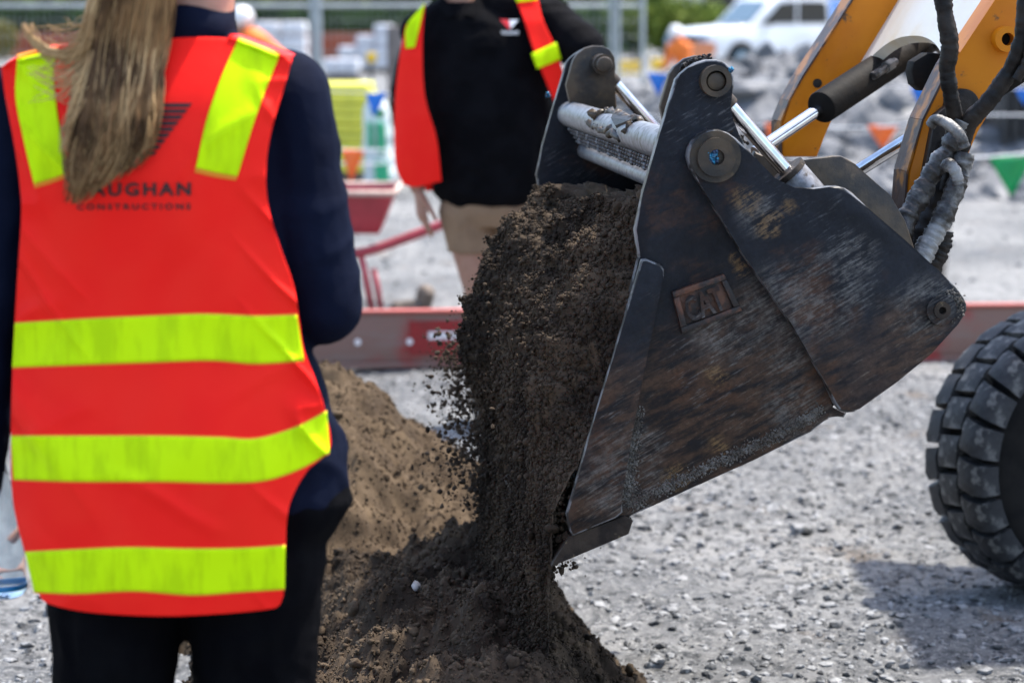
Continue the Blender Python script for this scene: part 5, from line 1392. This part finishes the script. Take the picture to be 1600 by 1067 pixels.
# dark slatted crate at the right edge
cr = empty('slatted_crate', (at(1610, 200, 20).x, 20, 0), 'black slatted crate standing behind the string at the right edge', 'crate')
ca, cb = at(1566, 178, 20), at(1700, 178, 20); 
zt = at(1566, 132, 20).z
bm = bmesh.new(); prism(bm, [Vector((ca.x, 20.03, 0)), Vector((cb.x, 20.03, 0)), Vector((cb.x, 20.03, zt - 0.02)), Vector((ca.x, 20.03, zt - 0.02))], Vector((0, 0.9, 0)), 0.01); obj_bm('crate_body', bm, M['picket'], cr)
for k in range(9):
    bm = bmesh.new(); box(bm, Vector((ca.x + 0.03 + k * (cb.x - ca.x - 0.06) / 8, 20.0, zt / 2)), (0.045, 0.04, zt), bevel=0.005); obj_bm('slat', bm, M['picket'], cr)
# pale piles in the middle distance seen past the bucket
M['pale'] = pm('pale wrapped sacks', (0.62, 0.62, 0.64), (0.5, 0.5, 0.53), 4, 0.5, 0, 0.3, 12); M['wrap'] = pm('white wrapping film', (0.70, 0.69, 0.70), (0.58, 0.56, 0.57), 3, 0.35, 0, 0.3, 14)
def stack(label, x0, x1, yt, yb, Y, nx, nz, mat, group=None, name='pallet_stack', cat='pallet', piece='sack', depth=0.9, step=None):
    a, b = at(x0, yb, Y), at(x1, yb, Y); zt = at(x0, yt, Y).z; root = empty(name, ((a.x + b.x) / 2, Y, 0), label, cat, group)
    bm = bmesh.new(); box(bm, Vector(((a.x + b.x) / 2, Y + depth / 2, 0.07)), (b.x - a.x, depth, 0.13), bevel=0.01); obj_bm('pallet', bm, M['leather'], root)
    w = (b.x - a.x) / nx; h = (zt - 0.14) / nz
    for i in range(nx):
        for k in range(nz):
            if step and k >= nz - step(i): continue
            V = []; bm = bmesh.new(); box(bm, Vector((a.x + w * (i + 0.5) + random.uniform(-.02, .02) * w, Y + depth / 2 + random.uniform(-.02, .02), 0.14 + h * (k + 0.5))), (w * 0.985, depth * 0.97, h * 0.97), bevel=min(h, w) * 0.22); obj_bm(piece, bm, mat, root, auto=40)
    return root
stack('white film-wrapped pallet behind the worker in a white helmet', 396, 478, 34, 108, 62, 2, 3, M['wrap'], piece='wrapped_block')
stack('stepped stack of white sacks left of the person in the black polo shirt', 528, 612, 38, 112, 58, 3, 4, M['pale'], step=lambda i: (2, 1, 0)[i])
stack('low pale stack of blocks left of the grey weathered post', 505, 560, 92, 120, 52, 3, 1, M['pale'])
M['yboard'] = pm('yellow boards', (0.66, 0.62, 0.06), (0.52, 0.50, 0.05), 6, 0.5)
stack('stack of yellow formwork boards behind the arm of the person with long hair', 436, 579, 132, 292, 20, 1, 9, M['yboard'], name='board_stack', cat='boards', piece='board', depth=1.1)
# white sack with green stripes beside the boards
sk0 = at(590, 290, 19.3); bm = bmesh.new()
hgt = at(590, 150, 19.3).z
M['sackw'] = pm('white woven sack', (0.66, 0.70, 0.68), (0.55, 0.60, 0.58), 5, 0.6, 0, 0.3, 20); M['sackg'] = pm('green print', (0.02, 0.36, 0.16), (0.02, 0.30, 0.13), 5, 0.5)
ob = skinned('sack', [loft([((sk0.x, 19.4, 0.01), 0.10, 0.10), ((sk0.x + 0.01, 19.4, 0.15), 0.125, 0.12), ((sk0.x, 19.4, hgt * 0.55), 0.115, 0.11), ((sk0.x - 0.01, 19.4, hgt * 0.85), 0.10, 0.10), ((sk0.x - 0.01, 19.4, hgt), 0.06, 0.06)])], 0.02, M['sackw'], None, 2, 0.015, 6, 9)
tag(ob, 'tall white sack with green stripes beside the yellow boards', 'sack')
for x0, y0, x1, y1 in ((573, 190, 581, 232), (588, 190, 601, 240), (585, 250, 606, 285)):
    bm = bmesh.new(); prism(bm, [at(x0, y0, 19.25), at(x1, y0 + 4, 19.25), at(x1 + 2, y1, 19.25), at(x0 + 1, y1 - 3, 19.25)], Vector((0, 0.07, 0)), 0.004); obj_bm('green_stripe', bm, M['sackg'], ob)
# weathered post and yellow marker
M['postw'] = pm('weathered timber', (0.20, 0.165, 0.145), (0.12, 0.10, 0.09), 5, 0.8, 0, 0.4, 20)
a = at(619, 140, 24); bm = bmesh.new(); box(bm, Vector((a.x, 24, 0.66)), (0.17, 0.14, 1.32), bevel=0.012); box(bm, Vector((a.x + 0.02, 24.01, 0.3)), (0.21, 0.16, 0.6), bevel=0.012); tag(obj_bm('timber_post', bm, M['postw'], None, auto=35), 'grey weathered timber post just left of the person in the black polo shirt', 'post')
M['yel'] = pm('yellow plastic', (0.80, 0.52, 0.02), (0.7, 0.45, 0.02), 4, 0.5)
a = at(580, 90, 30); mk = empty('marker_post', (a.x, 30, 0), 'thin marker post with a yellow head in front of the white sacks', 'marker')
bm = bmesh.new(); cyl(bm, Vector((a.x, 30, 0)), Vector((a.x, 30, a.z - 0.06)), 0.02, n=10); obj_bm('pole', bm, M['picket'], mk)
bm = bmesh.new(); box(bm, a, (0.125, 0.05, 0.13), bevel=0.03); obj_bm('marker_head', bm, M['yel'], mk)
for lab, x0, x1, y0, y1, Y in (('yellow plastic kerb block lying behind the far bucket lobe', 962, 1002, 96, 112, 58), ('smaller yellow plastic block beside the crouching worker', 1018, 1042, 92, 104, 63)):
    a, b = at(x0, y0, Y), at(x1, y1, Y); bm = bmesh.new(); box(bm, Vector(((a.x + b.x) / 2, Y, (a.z) / 2)), (b.x - a.x, 0.35, a.z), bevel=0.03); box(bm, Vector(((a.x + b.x) / 2, Y, 0.05)), ((b.x - a.x) * 1.15, 0.5, 0.1), bevel=0.02)
    tag(obj_bm('kerb_block', bm, M['yel'], None, auto=35), lab, 'plastic block')
# workers far away
def worker(label, hx, hy, Y, top, legs, bend, facing, helmet='white', vest_mat=None):
    hc = at(hx, hy, Y); f = Vector(facing).normalized(); hip = Vector((hc.x + bend[0], Y, bend[1])); sh_ = hc + Vector((bend[0] * 0.3, 0, -0.23))
    P = head_prims(hc, f, 1.05, sh_ + Vector((0, 0, 0.05)))
    rs = Vector((f.y, -f.x, 0))
    P += [capsule(hip, 0.15, sh_, 0.17, 0.72, rs)]
    for k in (-1, 1):
        kn = Vector((hip.x + rs.x * k * 0.1 + f.x * 0.12, Y + rs.y * k * 0.1 + f.y * 0.12, hip.z * 0.52)); an = Vector((hip.x + rs.x * k * 0.11, Y + rs.y * k * 0.11, 0.07))
        P += [capsule(hip + rs * k * 0.09, 0.09, kn, 0.065), capsule(kn, 0.06, an, 0.045), capsule(an, 0.05, an + f * 0.16, 0.04)]
        el = sh_ + rs * k * 0.24 + Vector((0, 0, -0.26)) + f * 0.05; wr = el + f * 0.2 - rs * k * 0.06 + Vector((0, 0, -0.12))
        P += [capsule(sh_ + rs * k * 0.19, 0.065, el, 0.05), capsule(el, 0.048, wr, 0.035), *hand(wr, f + Vector((0, 0, -0.6)), (0, 0, -1), -rs * k, 0.19, 0.3)]
    b = skinned('person', P, 0.014, M['skin'], None, 2); tag(b, label, 'person', None)
    T = [capsule(hip + Vector((0, 0, 0.02)), 0.175, sh_, 0.19, 0.74, rs)]
    L_ = [capsule(hip, 0.16, hip + Vector((0, 0, -0.08)), 0.16, 0.8, rs)]
    for k in (-1, 1):
        el = sh_ + rs * k * 0.24 + Vector((0, 0, -0.26)) + f * 0.05; wr = el + f * 0.2 - rs * k * 0.06 + Vector((0, 0, -0.12))
        T += [capsule(sh_ + rs * k * 0.19, 0.085, el, 0.07), capsule(el, 0.068, el.lerp(wr, 0.8), 0.052)]
        kn = Vector((hip.x + rs.x * k * 0.1 + f.x * 0.12, Y + rs.y * k * 0.1 + f.y * 0.12, hip.z * 0.52)); an = Vector((hip.x + rs.x * k * 0.11, Y + rs.y * k * 0.11, 0.1))
        L_ += [capsule(hip + rs * k * 0.09, 0.11, kn, 0.085), capsule(kn, 0.085, an, 0.07)]
    skinned('jacket', T, 0.014, top, b, 3, 0.008, 6, 3); skinned('trousers', L_, 0.014, legs, b, 3)
    q = Matrix((rs, f, Vector((0, 0, 1)))).transposed()
    skinned('helmet', [ellip(hc + Vector((0, 0, 0.055)), (0.115, 0.14, 0.12), q), capsule(hc + Vector((0, 0, 0.04)) + f * 0.05, 0.12, hc + Vector((0, 0, 0.035)) + f * 0.10, 0.09, 0.12, rs)], 0.01, M['white'] if helmet == 'white' else M['orange'], b, 2)
    return b
M['navyfar'] = pm('navy work cloth', (0.012, 0.02, 0.06), (0.02, 0.03, 0.08), 4, 0.8)
worker('stooping worker in orange top and white helmet behind the shoulder of the blond person', 378, 34, 27, M['orange'], M['navyfar'], (0.50, 0.80), (-0.8, -0.5, 0))
worker('crouching worker in orange and navy with white helmet beside the white utility truck', 1056, 54, 44, M['orange'], M['navyfar'], (0.22, 0.42), (-0.7, -0.7, 0))
ob2 = empty('road_barrier', (at(1090, 90, 46).x, 46, 0), 'orange plastic road barrier beside the front wheel of the white truck', 'barrier')
M['orangepl'] = pm('faded orange plastic', (0.78, 0.28, 0.10), (0.62, 0.22, 0.09), 3, 0.5)
a, b = at(1072, 66, 46), at(1118, 66, 46)
bm = bmesh.new(); prism(bm, [Vector((a.x, 45.7, 0.05)), Vector((a.x, 46.3, 0.05)), Vector((a.x, 46.12, 0.5)), Vector((a.x, 46.08, a.z)), Vector((a.x, 45.92, a.z)), Vector((a.x, 45.88, 0.5))], Vector((b.x - a.x, 0, 0)), 0.02); obj_bm('barrier_body', bm, M['orangepl'], ob2, auto=35)
for k in (0.2, 0.8):
    bm = bmesh.new(); box(bm, Vector((a.x + (b.x - a.x) * k, 46, 0.04)), (0.12, 0.7, 0.08), bevel=0.01); obj_bm('foot', bm, M['orangepl'], ob2)
# white utility truck
UR = Vector((at(1215, 100, 58).x, 58, 0)); ute = empty('utility_truck', UR, 'white utility truck with dark side windows parked beyond the rubble', 'truck')
UM = Matrix.Translation(UR) @ Matrix.Rotation(R(28), 4, 'Z')
t = NT('vehicle glass'); t.color((0.02, 0.025, 0.03)); M['glass'] = t.done(0.05, **{'Specular IOR Level': 0.8}); M['screen'] = pm('sky-reflecting windscreen', (0.10, 0.16, 0.20), rough=0.04, **{'Specular IOR Level': 1.0})
M['carwhite'] = pm('white car paint', (0.80, 0.80, 0.80), rough=0.25, **{'Coat Weight': 0.5})
def up(x, y, z): return UM @ Vector((x, y, z))
def uprism(name, prof, y0, y1, mat, bev=0.02, parent=None):
    bm = bmesh.new(); prism(bm, [up(x, y0, z) for x, z in prof], (UM.to_3x3() @ Vector((0, y1 - y0, 0))), bev, 2); return obj_bm(name, bm, mat, parent or ute, auto=35)
arch = lambda cx, r=0.42, z=0.42: [(cx + r * math.cos(a), z + r * math.sin(a)) for a in np.linspace(0, math.pi, 9)]
uprism('body', [(-2.55, 0.42), (-2.60, 0.70), (-2.52, 0.98), (-2.2, 1.08), (-1.25, 1.16), (-0.35, 1.16), (1.0, 1.16), (1.0, 0.36)] + arch(-1.62)[0:9] + [], -0.88, 0.88, M['carwhite'], 0.03)
uprism('cab', [(-1.28, 1.163), (-0.62, 1.76), (-0.40, 1.82), (0.72, 1.82), (0.92, 1.74), (0.98, 1.163)], -0.80, 0.80, M['carwhite'], 0.03)
uprism('side_window', [(-0.98, 1.20), (-0.50, 1.68), (-0.05, 1.72), (-0.05, 1.20)], -0.815, -0.803, M['glass'], 0); uprism('side_window', [(0.02, 1.20), (0.02, 1.72), (0.70, 1.72), (0.82, 1.66), (0.86, 1.20)], -0.815, -0.803, M['glass'], 0)
bm = bmesh.new(); n_ = Vector((-0.66, 0, 0.73)); prism(bm, [up(-1.24, -0.68, 1.20) + (UM.to_3x3() @ n_) * 0.02, up(-1.24, 0.68, 1.20) + (UM.to_3x3() @ n_) * 0.02, up(-0.68, 0.62, 1.71) + (UM.to_3x3() @ n_) * 0.02, up(-0.68, -0.62, 1.71) + (UM.to_3x3() @ n_) * 0.02], (UM.to_3x3() @ n_) * 0.008); obj_bm('windscreen', bm, M['screen'], ute)
uprism('tray', [(1.06, 0.86), (1.06, 1.22), (3.0, 1.22), (3.0, 0.86)], -0.90, 0.90, M['carwhite'], 0.02); uprism('chassis_rail', [(0.9, 0.5), (0.9, 0.82), (2.9, 0.82), (2.9, 0.5)], -0.5, 0.5, M['darksteel'], 0.02)
for y in (-0.85, 0.0, 0.85):
    bm = bmesh.new(); cyl(bm, up(1.10, y, 1.2), up(1.10, y, 1.95), 0.03, n=10); obj_bm('headboard_post', bm, M['carwhite'], ute)
bm = bmesh.new(); cyl(bm, up(1.10, -0.88, 1.93), up(1.10, 0.88, 1.93), 0.03, n=10); obj_bm('headboard_rail', bm, M['carwhite'], ute)
uprism('bumper', [(-2.70, 0.40), (-2.70, 0.62), (-2.56, 0.62), (-2.56, 0.40)], -0.86, 0.86, M['darksteel'], 0.03); uprism('grille', [(-2.625, 0.72), (-2.57, 0.92), (-2.55, 0.92), (-2.60, 0.72)], -0.5, 0.5, M['darksteel'], 0)
for y in (-0.72, 0.72): uprism('headlight', [(-2.63, 0.74), (-2.56, 0.94), (-2.40, 0.98), (-2.45, 0.76)], y - 0.15, y + 0.165 if y > 0 else y + 0.15, M['screen'], 0.01)
bm = bmesh.new(); box(bm, up(-0.90, -0.98, 1.25), (0.12, 0.2, 0.16), bevel=0.03); obj_bm('mirror', bm, M['darksteel'], ute)
for x, y in ((-1.62, -0.80), (-1.62, 0.80), (2.0, -0.80), (2.0, 0.80)):
    s_ = -1 if y < 0 else 1
    bm = bmesh.new(); cyl(bm, up(x, y - 0.12 * s_, 0.37), up(x, y + 0.11 * s_, 0.37), 0.37, n=32, bevel=0.04); w = obj_bm('wheel', bm, M['sidewall'], ute, auto=35)
    bm = bmesh.new(); cyl(bm, up(x, y + 0.10 * s_, 0.37), up(x, y + 0.125 * s_, 0.37), 0.22, n=24, bevel=0.01); obj_bm('hub', bm, M['screen'], w, auto=35)
bm = bmesh.new(); box(bm, up(1.6, -0.3, 1.5), (0.7, 0.6, 0.55), bevel=0.05); M['bluetub'] = pm('blue plastic tub', (0.02, 0.2, 0.6)); tag(obj_bm('storage_tub', bm, M['bluetub'], None, auto=35), 'blue plastic tub standing on the tray of the white truck', 'tub')
# temporary fence
M['galv'] = pm('galvanised steel', (0.42, 0.45, 0.46), (0.34, 0.37, 0.38), 3, 0.45, 0.5)
FY = 31
zr = 1.54
def fence_panel(x0, x1, label, pr=0.028):
    a, b = at(x0, 60, FY), at(x1, 60, FY); r_ = empty('fence_panel', ((a.x + b.x) / 2, FY, 0), label, 'fence', 'temporary mesh fence panels')
    for x in (a.x + 0.03, b.x - 0.03):
        bm = bmesh.new(); cyl(bm, Vector((x, FY, 0)), Vector((x, FY, 1.98)), pr, n=12); obj_bm('post', bm, M['galv'], r_, auto=40)
        bm = bmesh.new(); box(bm, Vector((x, FY, 0.06)), (0.28, 0.5, 0.12), bevel=0.02); obj_bm('foot', bm, M['pale'], r_)
    for z in (0.15, zr):
        bm = bmesh.new(); cyl(bm, Vector((a.x + 0.03, FY, z)), Vector((b.x - 0.03, FY, z)), 0.026, n=10); obj_bm('rail', bm, M['galv'], r_, auto=40)
    bm = bmesh.new(); n_ = int((b.x - a.x) / 0.075)
    for i in range(1, n_): cyl(bm, Vector((a.x + (b.x - a.x) * i / n_, FY, 0.15)), Vector((a.x + (b.x - a.x) * i / n_, FY, zr)), 0.0022, n=4, cap=False)
    for k in range(1, 7): cyl(bm, Vector((a.x, FY, 0.15 + k * 0.2)), Vector((b.x, FY, 0.15 + k * 0.2)), 0.0022, n=4, cap=False)
    obj_bm('mesh_wires', bm, M['galv'], r_, kind='stuff'); return r_
fence_panel(-170, 206, 'mesh fence panel behind the blond hair at the left edge'); fence_panel(208, 492, 'mesh fence panel behind the worker in a white helmet'); fence_panel(494, 780, 'mesh fence panel behind the white sacks', 0.042); fence_panel(782, 960, 'narrow mesh fence panel above the far bucket lobe'); fence_panel(962, 1008, 'very narrow mesh fence panel left of the white truck')
# brick wall and hedge beyond
M['brick'] = pm('red brown brick', (0.38, 0.075, 0.030), (0.28, 0.060, 0.026), 2.5, 0.9, **{'Specular IOR Level': 0.1}); M['mortar'] = pm('mortar', (0.20, 0.11, 0.08))
WYB = 78; xa, xb = at(-120, 60, WYB).x, at(660, 60, WYB).x
bwl = empty('brick_wall', ((xa + xb) / 2, WYB, 0), 'low red brown brick wall under the dark hedge at the back', 'wall')
bm = bmesh.new(); box(bm, Vector(((xa + xb) / 2, WYB + 0.1, 0.42)), (xb - xa, 0.2, 0.84)); obj_bm('mortar_core', bm, M['mortar'], bwl)
bm = bmesh.new()
for k in range(9):
    x = xa + (0.14 if k % 2 else 0)
    while x < xb - 0.25:
        box(bm, Vector((x + 0.125, WYB - 0.006 + random.uniform(-.004, .004), 0.05 + k * 0.09)), (0.24, 0.02, 0.078)); x += 0.262
obj_bm('bricks', bm, M['brick'], bwl, kind='stuff')
def leaves(name, n, fn, smin, smax, mat, seed, **kw):
    g = np.random.default_rng(seed); P = fn(g, n); n = len(P); S = g.uniform(smin, smax, n)
    A = g.normal(0, 1, (n, 3)); A /= np.linalg.norm(A, axis=1, keepdims=True); B = np.cross(A, g.normal(0, 1, (n, 3))); B /= np.linalg.norm(B, axis=1, keepdims=True)
    a = A * S[:, None]; b = B * (S * 0.6)[:, None]
    V = np.stack([P - a, P + b, P + a, P - b], 1).reshape(-1, 3); Fc = np.arange(n * 4).reshape(-1, 4)
    return obj(name, V, Fc, mat, **kw)
def leafmat(name, c1, c2): return pm(name, c1, c2, 1.2, 0.7, **{'Specular IOR Level': 0.06})
M['hedge'] = leafmat('dark hedge leaves', (0.010, 0.026, 0.006), (0.028, 0.060, 0.013)); M['olive'] = leafmat('yellow green leaves', (0.10, 0.15, 0.022), (0.17, 0.21, 0.045)); M['midgreen'] = leafmat('mid green leaves', (0.05, 0.09, 0.03), (0.09, 0.14, 0.05))
M['bark'] = pm('bark', (0.08, 0.06, 0.045), (0.05, 0.04, 0.03), 6, 0.9)
def hedge(label, x0, x1, Y, h, mat, n, seed, thick=1.6):
    xa, xb = at(x0, 60, Y).x, at(x1, 60, Y).x
    core = bmesh.new(); box(core, Vector(((xa + xb) / 2, Y + thick / 2, h * 0.46)), (xb - xa, thick * 0.7, h * 0.9), bevel=0.15); ob_ = obj_bm('hedge', core, mat, None, auto=40); tag(ob_, label, 'hedge')
    def fn(g, n):
        P = np.stack([g.uniform(xa, xb, n), g.uniform(Y, Y + thick, n), g.uniform(0.05, h, n)], -1)
        P[:, 2] += 0.10 * vnoise(np.stack([P[:, 0] * 0.8, P[:, 1] * 0, P[:, 0] * 0], -1), seed); P[:, 1] += 0.2 * vnoise(P * 1.3, seed + 1)
        return P
    leaves('leaves', n, fn, 0.05, 0.13, mat, seed, parent=ob_, kind='stuff'); return ob_
hedge('long dark clipped hedge above the brick wall', -200, 780, 82, 1.62, M['hedge'], 26000, 301)
hedge('dull green clipped hedge behind the arm of the person in the black polo shirt', 800, 1012, 84, 1.75, M['midgreen'], 9000, 302)
def bush(label, x, Y, w, h, mat, seed, n=5000, tree=True):
    c = at(x, 40, Y); r_ = empty('bush' if h < 3 else 'tree', (c.x, Y, 0), label, 'bush' if h < 3 else 'tree', None)
    bm = bmesh.new()
    g = np.random.default_rng(seed)
    for k in range(5):
        a = g.uniform(0, 6.28); tip = Vector((c.x + math.cos(a) * w * 0.3, Y + math.sin(a) * w * 0.3, h * g.uniform(0.55, 0.85))); tube(bm, smoothpts([Vector((c.x, Y, -0.02)), Vector((c.x, Y, h * 0.25)), Vector((c.x + math.cos(a) * w * 0.12, Y + math.sin(a) * w * 0.12, h * 0.45)), tip], 4), 0.035 * h, 7, rf=lambda t: 1 - 0.8 * t)
    obj_bm('trunk', bm, M['bark'], r_, smooth=True)
    cen = np.stack([c.x + g.normal(0, w * 0.24, 16), Y + g.normal(0, w * 0.24, 16), h * g.uniform(0.3, 0.88, 16)], -1)
    def fn(g_, n):
        i = g_.integers(0, 16, n); return cen[i] + g_.normal(0, 1, (n, 3)) * np.array([w * 0.12, w * 0.12, h * 0.10])
    leaves('crown', n, fn, 0.05 * h ** 0.5, 0.11 * h ** 0.5, mat, seed, parent=r_); return r_
bush('yellow green bush in front of the white truck bonnet', 1062, 74, 3.0, 1.75, M['olive'], 401)
bush('narrow dark green bush left of the yellow green bush', 992, 76, 1.3, 2.0, M['hedge'], 402)
bush('yellow flowering bush at the left edge behind the mesh fence', 2, 72, 0.55, 1.2, pm('yellow leaves', (0.28, 0.20, 0.02), (0.12, 0.13, 0.02), 2, 0.6), 403, 3000)
for i, (x, Y, w, h, m) in enumerate(((-60, 104, 9, 6.5, 'olive'), (120, 112, 10, 7.5, 'olive'), (300, 108, 9, 6.2, 'olive'), (470, 115, 10, 8, 'olive'), (640, 110, 9, 6.8, 'midgreen'), (820, 118, 9, 7.2, 'midgreen'))):
    bush(('pale green tree behind the hedge, %s' % ('first from the left edge', 'behind the blond hair', 'behind the navy collar', 'above the white film-wrapped pallet', 'above the man in the polo shirt', 'behind the black sleeve')[i]), x, Y, w, h, M[m], 410 + i, 9000)
# pale long building at the back right
M['pwall'] = pm('pale wall', (0.55, 0.53, 0.50), (0.50, 0.49, 0.47), 0.6, 0.8); M['proof'] = pm('grey roof', (0.24, 0.25, 0.27), (0.2, 0.21, 0.23), 1.0, 0.6)
xa, xb = at(850, 10, 128).x, at(1720, 10, 128).x; bd_ = empty('building', ((xa + xb) / 2, 128, 0), 'long pale low building behind the white truck', 'building')
bm = bmesh.new(); box(bm, Vector(((xa + xb) / 2, 133, 2.0)), (xb - xa, 10, 4.0), bevel=0.02); wl = obj_bm('wall', bm, M['pwall'], bd_)
bm = bmesh.new(); prism(bm, [Vector((xa - 0.4, 127.5, 4.0)), Vector((xa - 0.4, 138.5, 4.0)), Vector((xa - 0.4, 133, 5.8))], Vector((xb - xa + 0.8, 0, 0))); obj_bm('roof', bm, M['proof'], bd_)
for i in range(8):
    x = xa + 2 + i * 3.6
    bm = bmesh.new(); box(bm, Vector((x, 127.97, 1.9)), (1.9, 0.08, 1.5), bevel=0.01); f_ = obj_bm('window', bm, M['carwhite'], bd_)
    bm = bmesh.new(); box(bm, Vector((x, 127.92, 1.9)), (1.7, 0.04, 1.3)); obj_bm('pane', bm, M['glass'], f_)
hedge('far belt of grey green shrubs along the edge of the site', -900, 2600, 150, 3.0, M['midgreen'], 24000, 305, 3.0)
